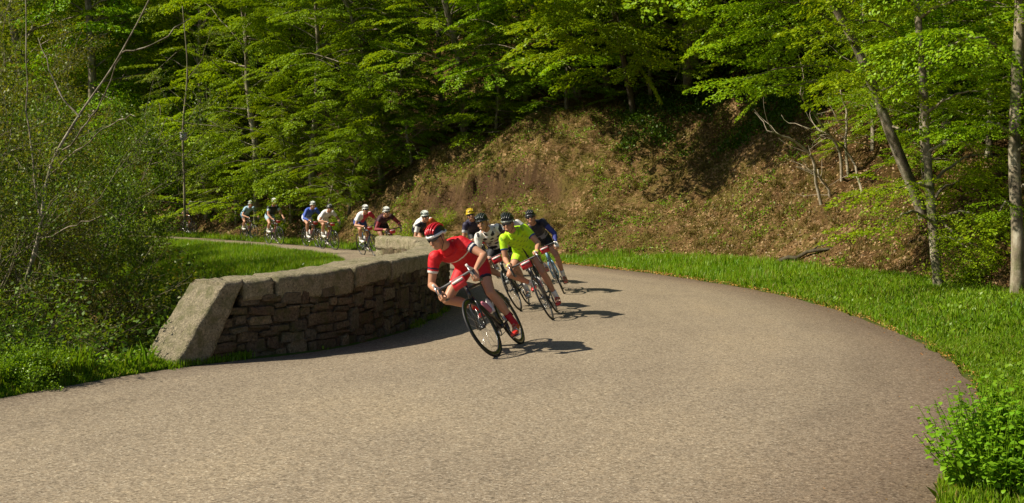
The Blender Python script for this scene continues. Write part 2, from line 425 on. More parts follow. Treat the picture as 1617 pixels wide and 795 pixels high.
# road: strip between the two edges, slightly proud of the ground
def road_mat():
    m, nt = newmat('worn_asphalt'); v = wpos(nt)
    a = nt.nodes.new('ShaderNodeAttribute'); a.attribute_name = 'across'
    vo = nt.nodes.new('ShaderNodeTexVoronoi'); L(nt, v, vo.inputs['Vector']); vo.inputs['Scale'].default_value = 105
    vo2 = nt.nodes.new('ShaderNodeTexVoronoi'); L(nt, v, vo2.inputs['Vector']); vo2.inputs['Scale'].default_value = 48
    sep = nt.nodes.new('ShaderNodeSeparateColor'); L(nt, vo.outputs['Color'], sep.inputs[0])
    sep2 = nt.nodes.new('ShaderNodeSeparateColor'); L(nt, vo2.outputs['Color'], sep2.inputs[0])
    agg = ramp(nt, sep.outputs[0], [(0, (.165, .132, .092)), (.3, (.25, .20, .142)), (.65, (.305, .25, .176)), (.9, (.355, .295, .213)), (1, (.48, .42, .32))]).outputs[0]
    dark = ramp(nt, sep2.outputs[0], [(.0, (.68, .68, .68)), (.3, (.95, .95, .95)), (.8, (1.05, 1.05, 1.05)), (1, (1.2, 1.18, 1.15))]).outputs[0]
    c = mixc(nt, 1.0, agg, dark, 'MULTIPLY')
    big = ramp(nt, noise(nt, v, .45, 4, .6), [(.3, (.96, .96, .97)), (.7, (1.03, 1.025, 1.01))]).outputs[0]
    c = mixc(nt, 1.0, c, big, 'MULTIPLY')
    # loose chippings gather off the tyre tracks: lengthwise streaks
    cb = nt.nodes.new('ShaderNodeCombineXYZ'); L(nt, a.outputs['Fac'], cb.inputs[0])
    al = nt.nodes.new('ShaderNodeAttribute'); al.attribute_name = 'along'
    ml = nt.nodes.new('ShaderNodeMath'); ml.operation = 'MULTIPLY'; ml.inputs[1].default_value = .05; L(nt, al.outputs['Fac'], ml.inputs[0]); L(nt, ml.outputs[0], cb.inputs[1])
    st = ramp(nt, noise(nt, cb.outputs[0], 5, 4, .65), [(.35, (.87, .865, .87)), (.5, (1, 1, 1)), (.68, (1.10, 1.09, 1.06))]).outputs[0]
    c = mixc(nt, 1.0, c, st, 'MULTIPLY')
    # dark bare rim of the lane
    e = ramp(nt, a.outputs['Fac'], [(0, (.60, .58, .60)), (.10, (.95, .95, .95)), (.5, (1, 1, 1)), (.8, (.95, .94, .94)), (.95, (.62, .57, .57)), (1, (.5, .45, .43))]).outputs[0]
    c = mixc(nt, 1.0, c, e, 'MULTIPLY')
    pbsdf(nt, c, .85, vo.outputs['Distance'], .3, .004, spec=.12)
    return m
M['road'] = road_mat()
def resample(P, n):
    d = np.r_[0, np.cumsum(np.linalg.norm(np.diff(P, axis=0), axis=1))]; t = np.linspace(0, 1, n)
    # match by normalised index rather than length so both edges pair up
    return np.stack([np.interp(t * d[-1], d, P[:, k]) for k in range(2)], 1)
def nearest_on(P, q):
    best = None
    for i in range(len(P) - 1):
        a = P[i]; d = P[i + 1] - a; t = min(1, max(0, (q - a).dot(d) / d.dot(d))); r = a + d * t
        dd = np.linalg.norm(r - q)
        if best is None or dd < best[0]: best = (dd, r)
    return best[1]
# centre line by averaging nearest pairs, then pair index monotonically
def pairs():
    A = OUT; n = len(A); out = []
    dI = np.r_[0, np.cumsum(np.linalg.norm(np.diff(INN, axis=0), axis=1))]
    last = 0
    for i, q in enumerate(A):
        dd = np.linalg.norm(INN - q, axis=1); j = max(last, int(np.argmin(dd))); last = j; out.append(dI[j])
    out = np.array(out); k = 9; pad = np.r_[np.full(k, out[0]), out, np.full(k, out[-1])]
    sm = np.convolve(pad, np.ones(2 * k + 1) / (2 * k + 1), 'valid')
    sm = np.maximum.accumulate(sm)
    return np.stack([np.interp(sm, dI, INN[:, c]) for c in range(2)], 1)
IB = pairs(); nc = 25
T = np.linspace(0, 1, nc)
RP = np.zeros((len(OUT), nc, 3))
lam = np.r_[0, np.cumsum(np.linalg.norm(np.diff((OUT + IB) / 2, axis=0), axis=1))]
for k, t in enumerate(T):
    RP[:, k, :2] = IB * (1 - t) + OUT * t
RP[:, :, 2] = 0.0 + .025 * np.sin(T * math.pi)[None, :]
jit = .07 * fbm(lam * 2.6, lam * 0, 3, 77); RP[:, -1, :2] += np.stack([jit, jit], 1); jit = .05 * fbm(lam * 2.6, lam * 0 + 5, 3, 78); RP[:, 0, :2] += np.stack([jit, jit], 1)
rm = grid_mesh('road', RP, M['road'])
add_attr(rm, 'across', np.tile(T, (len(OUT), 1))); add_attr(rm, 'along', np.repeat(lam[:, None], nc, 1))
tag(link('road', rm), kind='structure')

# ------------------------------------------------------------------ parapet wall
def stone_mat(name, cols, scale=1.0, moss=(.07, .075, .02), mossamt=.62, bump=.9):
    m, nt = newmat(name); v = wpos(nt); oi = nt.nodes.new('ShaderNodeObjectInfo')
    base = ramp(nt, oi.outputs['Random'], [(i / (len(cols) - 1), c) for i, c in enumerate(cols)]).outputs[0]
    n1 = noise(nt, v, 38 * scale, 4, .75); n2 = noise(nt, v, 6 * scale, 5, .65)
    c = mixc(nt, 1.0, base, ramp(nt, n1, [(.32, (.32, .3, .28)), (.45, (.85, .85, .85)), (.55, (1.1, 1.1, 1.1)), (.68, (1.7, 1.65, 1.55))]).outputs[0], 'MULTIPLY')
    c = mixc(nt, ramp(nt, n2, [(mossamt - .12, (0, 0, 0)), (mossamt + .08, (.8, .8, .8))]).outputs[0], c, moss)
    pbsdf(nt, c, .92, noise(nt, v, 22 * scale, 6, .8), bump, .035, spec=.15)
    return m
M['rubble'] = stone_mat('rubble_stone', [(.095, .07, .045), (.14, .105, .065), (.11, .075, .05), (.23, .18, .11), (.12, .105, .075), (.16, .12, .075), (.085, .07, .05)])
M['granite'] = stone_mat('granite', [(.38, .33, .22), (.45, .39, .26), (.41, .35, .24)], 1.3, (.20, .20, .09), .58, 1.4)
M['mortar'] = stone_mat('old_mortar', [(.085, .065, .04), (.10, .075, .05)], 1)
WF = catmull([(-3.25, 10.20), (-2.76, 10.78), (-2.22, 11.27), (-1.75, 12.0), (-1.28, 13.4), (-1.02, 15.2), (-.99, 17), (-1.22, 18.75), (-1.7, 20.3), (-2.2, 21.35)], 14)
WS = np.r_[0, np.cumsum(np.linalg.norm(np.diff(WF, axis=0), axis=1))]; WL = WS[-1]; WT = .47
def wp(s, off=0.0, z=0.0):
    """point at run s, off metres from road face towards the ravine"""
    x = np.interp(s, WS, WF[:, 0]); y = np.interp(s, WS, WF[:, 1])
    e = .15; x2 = np.interp(s + e, WS, WF[:, 0]); y2 = np.interp(s + e, WS, WF[:, 1]); x1 = np.interp(s - e, WS, WF[:, 0]); y1 = np.interp(s - e, WS, WF[:, 1])
    tx, ty = x2 - x1, y2 - y1; l = math.hypot(tx, ty); tx /= l; ty /= l
    return np.array([x - ty * off, y + tx * off, z]), (tx, ty)
def ztop(s): return .77 + .10 * min(1, max(0, (s - .7) / 2.0)) + .012 * math.sin(s * 2.1)
wall = empty('parapet_wall', (-1.75, 12.0, 0)); bpy.context.view_layer.update()
WO = np.array([-1.75, 12.0, 0])
tag(wall, 'curved rubble stone parapet wall topped with big granite blocks beside the road', 'wall')
# core
mb = MB(); ss = np.linspace(.45, WL - .05, 60); V = []; F = []
for i, s in enumerate(ss):
    zt = ztop(s) - .12; zt = min(zt, max(.02, (s - .45) * 1.2 + .02))
    for off, z in ((.022, -.2), (.022, zt), (WT - .022, zt), (WT - .022, -.2)):
        V.append(wp(s, off, z)[0] - WO)
for i in range(len(ss) - 1):
    for j in range(4): F.append((i * 4 + j, i * 4 + (j + 1) % 4, i * 4 + 4 + (j + 1) % 4, i * 4 + 4 + j))
F += [(3, 2, 1, 0), tuple(len(V) - 4 + j for j in range(4))]
mb.add(V, F); mb.obj('mortar_core', M['mortar'], wall, False)
# unit rubble stones: irregular chamfered outline
def unit_stone(name, r_):
    n = 8; ang = np.arange(n) * 2 * math.pi / n + math.pi / 8
    P = np.stack([np.sign(np.cos(ang)) * np.abs(np.cos(ang)) ** .35, np.sign(np.sin(ang)) * np.abs(np.sin(ang)) ** .35], 1) * .5
    P += r_.normal(0, .075, P.shape); P = np.clip(P, -.55, .55)
    V = []
    for sc_, d in ((1, -.09), (1, .010), (.9, .026)):
        for p in P: V.append((p[0] * sc_, d + (r_.normal(0, .004) if d > 0 else 0), p[1] * sc_))
    V.append((r_.normal(0, .1), .028 + r_.normal(0, .004), r_.normal(0, .1)))
    F = []
    for k in range(2):
        for j in range(n): F.append((k * n + j, k * n + (j + 1) % n, k * n + n + (j + 1) % n, k * n + n + j))
    for j in range(n): F.append((2 * n + j, 2 * n + (j + 1) % n, 3 * n))
    F = [tuple(reversed(f)) for f in F]
    return MB().add(V, F).mesh(name, M['rubble'], False)
units = [unit_stone('stone', rng) for _ in range(14)]
cells = []
def fill_face(s0, s1, rows, wlo, whi):
    taken = [[] for _ in range(rows + 1)]
    for k in range(rows):
        s = s0 + rng.uniform(-.1, 0)
        while s < s1:
            w_ = rng.uniform(wlo, whi)
            blk = [t for t in taken[k] if t[0] < s + .05 and t[1] > s + .001]
            if blk: s = blk[0][1]; continue
            nx = [t for t in taken[k] if t[0] > s]
            if nx: w_ = min(w_, min(t[0] for t in nx) - s)
            if w_ < .05: s += w_ + .001; continue
            tall = 1
            if k + 1 < rows and rng.random() < .16 and w_ > .10: tall = 2; taken[k + 1].append((s, s + w_))
            yield k, s, w_, tall
            s += w_
def rowz(s, k, rows, top):
    f = k / rows
    return top * f + (0 if k in (0, rows) else .026 * math.sin(s * 3.1 + k * 2) + .022 * math.sin(s * 8.3 + k * 1.7) + .012 * math.sin(s * 17 + k))
def put_stones(s0, s1, outer, rows, wlo, whi, joined=False):
    J = MB()
    for k, s, w_, tall in list(fill_face(s0, s1, rows, wlo, whi)):
        sc_ = s + w_ / 2; top = ztop(sc_) - .20
        z0 = rowz(sc_, k, rows, top) - (.06 if k == 0 else 0); z1 = rowz(sc_, k + tall, rows, top) + (.03 if k + tall == rows else 0)
        if outer and s + .03 < .40 + .47 * ((z0 + z1) / 2 + .12) / .895 - w_ * .4: continue
        if sc_ > WL - .12: continue
        d = rng.uniform(.0, .034)
        off = .026 - d if outer else WT - .026 + d
        p, (tx, ty) = wp(sc_, off, (z0 + z1) / 2)
        a = math.atan2(ty, tx) + (math.pi if outer else 0)      # local +y points out of the wall
        g = .009
        sx, sz = max(.03, w_ - g), max(.03, z1 - z0 - g)
        ry = rng.normal(0, .06)
        me = units[rng.integers(len(units))]
        if joined:
            Mx = Matrix.Translation(Vector(p - WO)) @ Euler((0, ry, a)).to_matrix().to_4x4() @ Matrix.Diagonal((sx, 1, sz, 1))
            J.add([tuple(Mx @ v.co) for v in me.vertices], [tuple(f.vertices) for f in me.polygons])
        else:
            link('stone', me, wall, p - WO, (0, ry, a), (sx, 1, sz))
    if joined: tag(J.obj('rubble_facing', M['rubble'], wall, False), kind='stuff')
put_stones(.5, 7.2, True, 7, .08, .34)
put_stones(7.4, WL, True, 4, .16, .36, True)
put_stones(8.2, WL - .1, False, 4, .15, .36)
put_stones(.9, 8.2, False, 4, .16, .36, True)
# granite coping blocks
def soften(me, seed, amp, freq=6):
    n = len(me.vertices); co = np.empty(n * 3); me.vertices.foreach_get('co', co); co = co.reshape(-1, 3)
    for ax in range(3):
        a, b = (ax + 1) % 3, (ax + 2) % 3
        co[:, ax] += amp * fbm(co[:, a] * freq + co[:, ax] * 2.3, co[:, b] * freq - co[:, ax] * 1.7, 3, seed + ax)
    me.vertices.foreach_set('co', co.ravel()); me.update()
def block(name, fn, nu, nv, nw, mat, seed, amp=.014, bev=.03):
    """lumpy block: fn(u,v,w) in 0..1 -> point; surface grid with rounded edges"""
    idx = {}; V = []; F = []
    def vid(i, j, k):
        if (i, j, k) not in idx:
            u, v_, w_ = i / nu, j / nv, k / nw
            idx[(i, j, k)] = len(V); V.append(fn(u, v_, w_))
        return idx[(i, j, k)]
    for i in range(nu):
        for j in range(nv):
            F.append((vid(i, j, 0), vid(i, j + 1, 0), vid(i + 1, j + 1, 0), vid(i + 1, j, 0))); F.append((vid(i, j, nw), vid(i + 1, j, nw), vid(i + 1, j + 1, nw), vid(i, j + 1, nw)))
    for i in range(nu):
        for k in range(nw):
            F.append((vid(i, 0, k), vid(i + 1, 0, k), vid(i + 1, 0, k + 1), vid(i, 0, k + 1))); F.append((vid(i, nv, k), vid(i, nv, k + 1), vid(i + 1, nv, k + 1), vid(i + 1, nv, k)))
    for j in range(nv):
        for k in range(nw):
            F.append((vid(0, j, k), vid(0, j, k + 1), vid(0, j + 1, k + 1), vid(0, j + 1, k))); F.append((vid(nu, j, k), vid(nu, j + 1, k), vid(nu, j + 1, k + 1), vid(nu, j, k + 1)))
    me = MB().add(V, F).mesh(name, mat, True)
    soften(me, seed, amp); soften(me, seed + 50, amp * .8, 17)
    return me
def rnd(t, b, n):   # rounded-edge parameter: pulls corners in
    return t
s = .86; k = 0; cop = []
while s < WL - .25:
    w_ = rng.uniform(.55, 1.15)
    if k == 1: w_ = 1.15
    if k == 0: w_ = .36
    if s + w_ > WL - .5: w_ = WL - s
    cop.append((s, s + w_)); s += w_; k += 1
for k, (a, b) in enumerate(cop):
    zj = rng.normal(0, .008); ln = b - a; hb = .225 + rng.uniform(-.02, .025); oj = rng.normal(0, .008); hb2 = hb + rng.uniform(-.07, .05)
    def fn(u, v_, w_, a=a, b=b, zj=zj, hb=hb, oj=oj, hb2=hb2):
        g = .014
        ss_ = a + g + (b - a - 2 * g) * u
        eu = min(u, 1 - u) * (b - a); ev = min(v_, 1 - v_) * (WT + .07)
        zt = ztop(ss_) + zj; zb = zt - (hb * (1 - u) + hb2 * u)
        z = zb + (zt - zb) * w_
        r_ = .016
        if w_ > .5:
            z -= max(0, r_ - eu) ** 2 / r_ * .8 + max(0, r_ - ev) ** 2 / r_ * .9
        ins = .02 if w_ in (0, 1) else 0
        off = -.03 + oj + (WT + .06) * v_
        off += (ins if v_ == 0 else -ins if v_ == 1 else 0)
        return wp(ss_, off, z)[0] - WO
    me = block('coping_stone', fn, max(8, int(ln * 24)), 12, 8, M['granite'], 100 + k * 3, .011)
    link('coping_stone', me, wall)
# slanted end block (ramp stone) and the far end quoin
def fn(u, v_, w_):
    # profile in run/height: lower-left (0,0) up the ramp to (.70,.76), top to .93, back down to (.42,-.1)
    bl, br, tl, tr = np.array([-.02, -.12]), np.array([.40, -.12]), np.array([.64, .765]), np.array([.87, .775])
    q = (bl * (1 - u) + br * u) * (1 - w_) + (tl * (1 - u) + tr * u) * w_
    ins = .022 if (u == 0 and v_ in (0, 1)) or (w_ == 1 and v_ in (0, 1)) else 0
    off = -.035 + (WT + .09) * v_ + (ins if v_ == 0 else -ins)
    if u == 0 and w_ == 1: q = q + np.array([.03, -.03])
    return wp(q[0], off, q[1])[0] - WO
me = block('end_stone', fn, 10, 16, 26, M['granite'], 501, .016)
tag(link('end_stone', me, wall), 'slanted pale granite block ramping down to the grass')
def fn(u, v_, w_):
    z = -.1 + (ztop(WL) - .28 + .1) * w_
    return wp(WL - .30 + .33 * u - .08 * (w_), -.02 + (WT + .04) * v_, z)[0] - WO
link('end_stone', block('end_stone', fn, 4, 6, 8, M['granite'], 601, .014), wall)

# ------------------------------------------------------------------ foliage tools
def quads(C, D, Nn, ln, wd):
    """leaf quads: centre base C, direction D, normal Nn, length, width -> (n,4,3)"""
    D = D / (np.linalg.norm(D, axis=1, keepdims=True) + 1e-9)
    S = np.cross(D, Nn); S /= (np.linalg.norm(S, axis=1, keepdims=True) + 1e-9)
    Nn = np.cross(S, D)
    ln = np.reshape(ln, (-1, 1)); wd = np.reshape(wd, (-1, 1))
    mid = C + D * ln * .45
    return np.stack([C, mid + S * wd * .5 + Nn * wd * .08, C + D * ln - Nn * ln * .08, mid - S * wd * .5 + Nn * wd * .08], 1)
def unit(v): return v / (np.linalg.norm(v, axis=-1, keepdims=True) + 1e-9)
def spray_template(r_, L_=1.5, n=130, leaf=.085, tw=9, tilt=.55):
    """flat layered beech spray in the xy plane, growing along +x"""
    k = r_.integers(0, tw, n); side = r_.choice([-1, 1], n); u = (k + .5) / tw
    prof = .15 + .55 * np.sin(np.pi * np.clip(u * .85 + .1, 0, 1)) ** .8
    tl = L_ * prof * .62; rr = r_.random(n) ** .7
    ang = R(42) + r_.normal(0, .08, n)
    x = u * L_ + rr * tl * np.cos(ang); y = side * rr * tl * np.sin(ang)
    z = -.16 * (x / L_) ** 2 * L_ - .22 * np.abs(y) ** 1.3 + r_.normal(0, .018, n)
    C = np.stack([x + r_.normal(0, .02, n), y + r_.normal(0, .02, n), z], 1)
    a2 = side * (ang + r_.normal(0, .5, n))
    D = np.stack([np.cos(a2), np.sin(a2), r_.normal(-.25, .2, n)], 1)
    Nn = unit(np.stack([r_.normal(0, tilt, n), r_.normal(0, tilt, n), np.ones(n)], 1))
    l = leaf * r_.uniform(.7, 1.25, n)
    return quads(C, D, Nn, l, l * .62)
TEMPL = [spray_template(rng, rng.uniform(1.2, 1.9), 290, .096, rng.integers(8, 14), .6) for _ in range(16)]
TEMPLN = [spray_template(rng, 1.2, 210, .062, 10) for _ in range(8)]
def place_sprays(items, T=TEMPL):
    """items: (origin, yaw, pitch, roll, scale)"""
    out = []
    for o, ya, pi_, ro, sc_ in items:
        Rm = np.array(Euler((ro, -pi_, ya)).to_matrix())
        out.append((T[random.randrange(len(T))].reshape(-1, 3) * sc_) @ Rm.T + np.array(o))
    return np.vstack(out)
def wander(p, d, L_, n, j, up=0.0):
    P = [np.array(p, float)]; d = unit(np.array(d, float))
    for i in range(n):
        d = unit(d + rng.normal(0, j, 3) + np.array([0, 0, up])); P.append(P[-1] + d * L_ / n)
    return P
def forest_tree(h=11, spread=2.8, low=1.2, nl=44, lean=0.0):
    """beech with layered limbs; returns wood MB and leaf vertices"""
    wood = MB(); items = []
    tr = wander((0, 0, -.4), (lean, rng.normal(0, .05), 1), h, 10, .07, .02)
    wood.tube(tr, list(np.linspace(.15, .03, 11) * h / 11), 8)
    TR = np.array(tr)
    for i in range(nl):
        f = (i + rng.random()) / nl; z = low + (h * .97 - low) * f
        q = np.array([np.interp(z, TR[:, 2], TR[:, c]) for c in range(3)])
        ll = spread * (1 - f ** 2.6) * rng.uniform(.45, 1.2) + .6
        a = i * 2.4 + rng.normal(0, .7); e = R(24 + 22 * f + rng.normal(0, 13))
        lm = wander(q, (math.cos(a) * math.cos(e), math.sin(a) * math.cos(e), math.sin(e)), ll, 6, .13, -.08)
        wood.tube(lm, list(np.linspace(.03, .007, 7)), 4, cap=False)
        LM = np.array(lm)
        for g in np.arange(.25, 1.0, .16 if ll > 1.5 else .25):
            q2 = LM[int(g * 6)]; sd_ = rng.choice([-1, 1])
            items.append((q2 + rng.normal(0, .1, 3), a + sd_ * rng.uniform(.2, 1.3), rng.normal(-.08, .22), rng.normal(0, .28), rng.uniform(.45, 1.05)))
        items.append((LM[-2], a + rng.normal(0, .2), rng.normal(-.1, .15), rng.normal(0, .2), rng.uniform(.6, 1.1)))
    return wood, place_sprays(items)
GM = []
for i in range(6):
    wd_, lf = forest_tree(rng.uniform(10, 13), rng.uniform(3.2, 4.0), rng.uniform(.2, .8), 54)
    GM.append((wd_.mesh('trunk', M['bark']), fast_mesh('crown', lf, 4, M[('beech', 'beech', 'beech_bright', 'beech', 'limeleaf', 'beech')[i]])))
def put_tree(x, y, label, group=None, k=None, sc_=1.0, rz=None, name='beech_tree'):
    k = rng.integers(6) if k is None else k
    t = empty(name, (x, y, hz(x, y) - .1), (0, 0, rng.uniform(0, 6.28) if rz is None else rz)); t.scale = (sc_,) * 3
    tag(t, label, 'tree', group)
    link('trunk', GM[k][0], t); link('crown', GM[k][1], t)
    return t
# front row over the bank, left to right (x, y, label)
front = [(-16.5, 51.5, 'fresh green beech above the far road, behind the leftmost riders'),
 (-12.9, 46.6, 'leafy beech overhanging the far road behind the rider in light blue'),
 (-9.9, 42.6, 'tall beech above the road behind the rider in the dark jersey'),
 (-7.3, 40.6, 'dense beech with low boughs above the riders in blue and white'),
 (-4.5, 38.4, 'beech whose lowest boughs hang over the left end of the bare bank'),
 (-2.4, 39.0, 'broad bright beech spreading over the top left of the bare bank'),
 (.6, 38.0, 'bright green beech rising directly above the eroded ledge'),
 (3.2, 37.2, 'tall beech above the middle of the sunlit bare bank'),
 (6.0, 35.8, 'beech above the right half of the bare bank, over the shaded ferns'),
 (7.8, 32.6, 'dark shaded beech above the undergrowth at the right of the bank'),
 (9.6, 29.6, 'shaded beech high on the slope behind the bare grey stems'),
 (10.4, 26.0, 'shaded beech on the slope behind the leaning trunk'),
 (11.3, 22.4, 'shaded beech on the slope behind the two right-hand trunks'),
 (10.9, 18.4, 'beech in shade behind the trunk at the right edge')]
for i, (x, y, lb) in enumerate(front): put_tree(x, y, lb, 'beech trees along the top of the bank', i % 6, rng.uniform(.85, 1.0))
for i in range(3):
    wd_, lf = forest_tree(13, 4.6, 4.6, 46); GM.append((wd_.mesh('trunk', M['bark']), fast_mesh('crown', lf, 4, M['beech'])))
for i in range(2):
    wd_, lf = forest_tree(12, 4.4, .6, 62, .30); GM.append((wd_.mesh('trunk', M['bark']), fast_mesh('crown', lf, 4, M['beech_bright'])))
for x, y, k, sc_, rz, lb in [(-1.6, 38.2, 9, .95, -1.9, 'bright beech leaning out over the left part of the bare bank'), (2.2, 37.0, 10, 1.0, -1.75, 'bright beech leaning out over the middle of the bare bank'), (5.6, 35.0, 9, 1.0, -2.0, 'bright beech leaning out over the shaded right part of the bank'),
                         (9.3, 26.4, 7, 1.0, 1, 'high crowned shade beech added up the slope behind the leaning trunk'), (9.0, 22.6, 8, .95, 2, 'high crowned shade beech added just behind the slender verge trunk'), (9.4, 18.2, 6, .95, 4, 'high crowned shade beech added on the slope at the right edge'), (10.2, 15.2, 7, .95, 4, 'high crowned shade beech added beyond the right edge of the picture')]:  # high crowns added so canopy above the frame shades the right-hand slope
    put_tree(x, y, lb, 'beech trees along the top of the bank', k, sc_, rz)
for x, y, k, sc_ in [(-16.4, 22.5, 3, .9), (-18.5, 26.5, 4, .9)]:  # out-of-view trees added to throw shade into the ravine
    put_tree(x, y, 'dense unseen tree added left of frame for shade, %s of the pair' % ('nearer' if y < 24 else 'farther'), 'unseen shade trees added left of frame', k, sc_)
yb = [(8.0, 24.4, .36), (8.4, 27.2, .4), (8.1, 21.6, .36), (8.8, 23.6, .45), (8.9, 20.6, .42), (9.2, 25.6, .42), (9.9, 22.6, .45), (9.4, 19.6, .42), (9.0, 16.6, .4), (8.2, 29.6, .42), (10.8, 27.2, .5), (11.2, 20.4, .5), (11.4, 24, .55), (10.6, 17.6, .5), (-5.6, 37.6, .42), (-3.4, 37.8, .40), (-.6, 36.9, .42), (1.8, 36.2, .4), (4.4, 35.2, .42), (7.6, 32.6, .42), (9.6, 29.4, .5), (9.0, 31.6, .5), (-8.2, 40.8, .42), (-11.0, 43.8, .45), (-14.6, 48.0, .5), (-6.6, 38.6, .3), (10.6, 25.2, .55)]
ORD = 'first second third fourth fifth sixth seventh eighth ninth tenth eleventh twelfth thirteenth fourteenth fifteenth sixteenth seventeenth eighteenth'.split()
for side in (0, 1):
    sel = sorted([q for i, q in enumerate(yb) if (i > 13) == bool(side)], key=lambda q: q[0] / q[1])
    for i, (x, y, sc_) in enumerate(sel):
        lb = ('young low branched beech on the right-hand slope, %s from the left among its kind', 'young low branched beech along the dark wood edge, %s from the left')[side] % ORD[i]
        put_tree(x, y, lb, ('young beeches behind the right-hand trunks', 'young beeches at the lower edge of the wood')[side], i % 6, sc_, name='young_beech')
for x, y, k, sc_, od in [(-18.5, 49.2, 1, 1.5, 'rightmost'), (-22, 52, 3, 1.6, 'middle one'), (-26, 55.5, 4, 1.6, 'leftmost')]:  # enlarged trees added behind the saplings to cast shade to the right
    put_tree(x, y, 'very tall shade beech added behind the ravine saplings, %s of the three' % od, 'shade beeches added behind the ravine saplings', k, sc_)
# deeper rows up the hill, filling the frame behind
pts = []
for _ in range(6000):
    y = rng.uniform(30, 95); x = rng.uniform(-.62, .62) * y
    if len(pts) > 230: break
    pts_ok = all((x - a) ** 2 + (y - b) ** 2 > (1.9 + .022 * y) ** 2 for a, b in pts) and all((x - a) ** 2 + (y - b) ** 2 > 9 for a, b, _ in front)
    if not pts_ok: continue
    t_ = float(tout(np.array([x]), np.array([y]))[0])
    if t_ < (5 if x < -13 else 12): continue
    pts.append((x, y))
for x, y in pts: put_tree(x, y, 'fresh green beech deep in the hillside wood, merging with its neighbours', 'beech trees deep in the hillside wood', None, rng.uniform(.9, 1.25))

# ------------------------------------------------------------------ fast look-ups on the ground grid
def gsample(A, x, y):
    i = np.clip(np.searchsorted(gx, x) - 1, 0, len(gx) - 2); j = np.clip(np.searchsorted(gy, y) - 1, 0, len(gy) - 2)
    u = (x - gx[i]) / (gx[i + 1] - gx[i]); v = (y - gy[j]) / (gy[j + 1] - gy[j])
    return A[i, j] * (1 - u) * (1 - v) + A[i + 1, j] * u * (1 - v) + A[i, j + 1] * (1 - u) * v + A[i + 1, j + 1] * u * v

# ------------------------------------------------------------------ the feature trees at the right
rng = np.random.default_rng(101); random.seed(101)
FT = {}
def limb(wood, items, P, r0=.03, spc=.33, sz=(.6, 1.0), spread=1.0, start=.25, bare=False, yawj=.9):
    P = catmull(P, 5) + 0; n = len(P)
    P = P + np.r_[[np.zeros(3)], rng.normal(0, .012, (n - 1, 3))]
    wood.tube(P, list(np.linspace(r0, .006, n)), 5, cap=False)
    if bare: return
    dl = np.r_[0, np.cumsum(np.linalg.norm(np.diff(P, axis=0), axis=1))]
    s = dl[-1] * start
    while s < dl[-1]:
        q = np.array([np.interp(s, dl, P[:, c]) for c in range(3)]); q2 = np.array([np.interp(s + .15, dl, P[:, c]) for c in range(3)]); q1 = np.array([np.interp(s - .15, dl, P[:, c]) for c in range(3)])
        d = q2 - q1; a = math.atan2(d[1], d[0])
        for sd_ in (-1, 1):
            items.append((q, a + sd_ * rng.uniform(.25, yawj), rng.normal(-.08, .22), rng.normal(0, .28), rng.uniform(*sz)))
        s += spc * rng.uniform(.7, 1.3)
    q = P[-1]; d = P[-1] - P[-3]
    items.append((P[-2], math.atan2(d[1], d[0]), -.05, rng.normal(0, .1), sz[1]))
def feature_tree(name, base, trunk, limbs, label, group=None, mat='beech_bright', T=TEMPLN, seg=10, bk='bark', cat='tree'):
    """trunk: list of (x,y,d,r) pixel/depth/radius; limbs: list of lists of (x,y,d)"""
    t = empty(name, base); tag(t, label, cat, group); B = np.array(base)
    wood = MB(); items = []
    P = catmull([px(*q[:3]) for q in trunk], 4); rr = np.interp(np.linspace(0, 1, len(P)), np.linspace(0, 1, len(trunk)), [q[3] for q in trunk])
    rr = rr * (1 + rng.normal(0, .04, len(rr)))
    wood.tube(P - B, list(rr), seg)
    for lm in limbs:
        kw = {}
        if isinstance(lm[-1], dict): kw = lm[-1]; lm = lm[:-1]
        limb(wood, items, [px(*q) - B for q in lm], **kw)
    wood.obj('trunk', M[bk], t)
    if items: link('crown', fast_mesh('crown', place_sprays(items, T), 4, M[mat]), t)
    return t
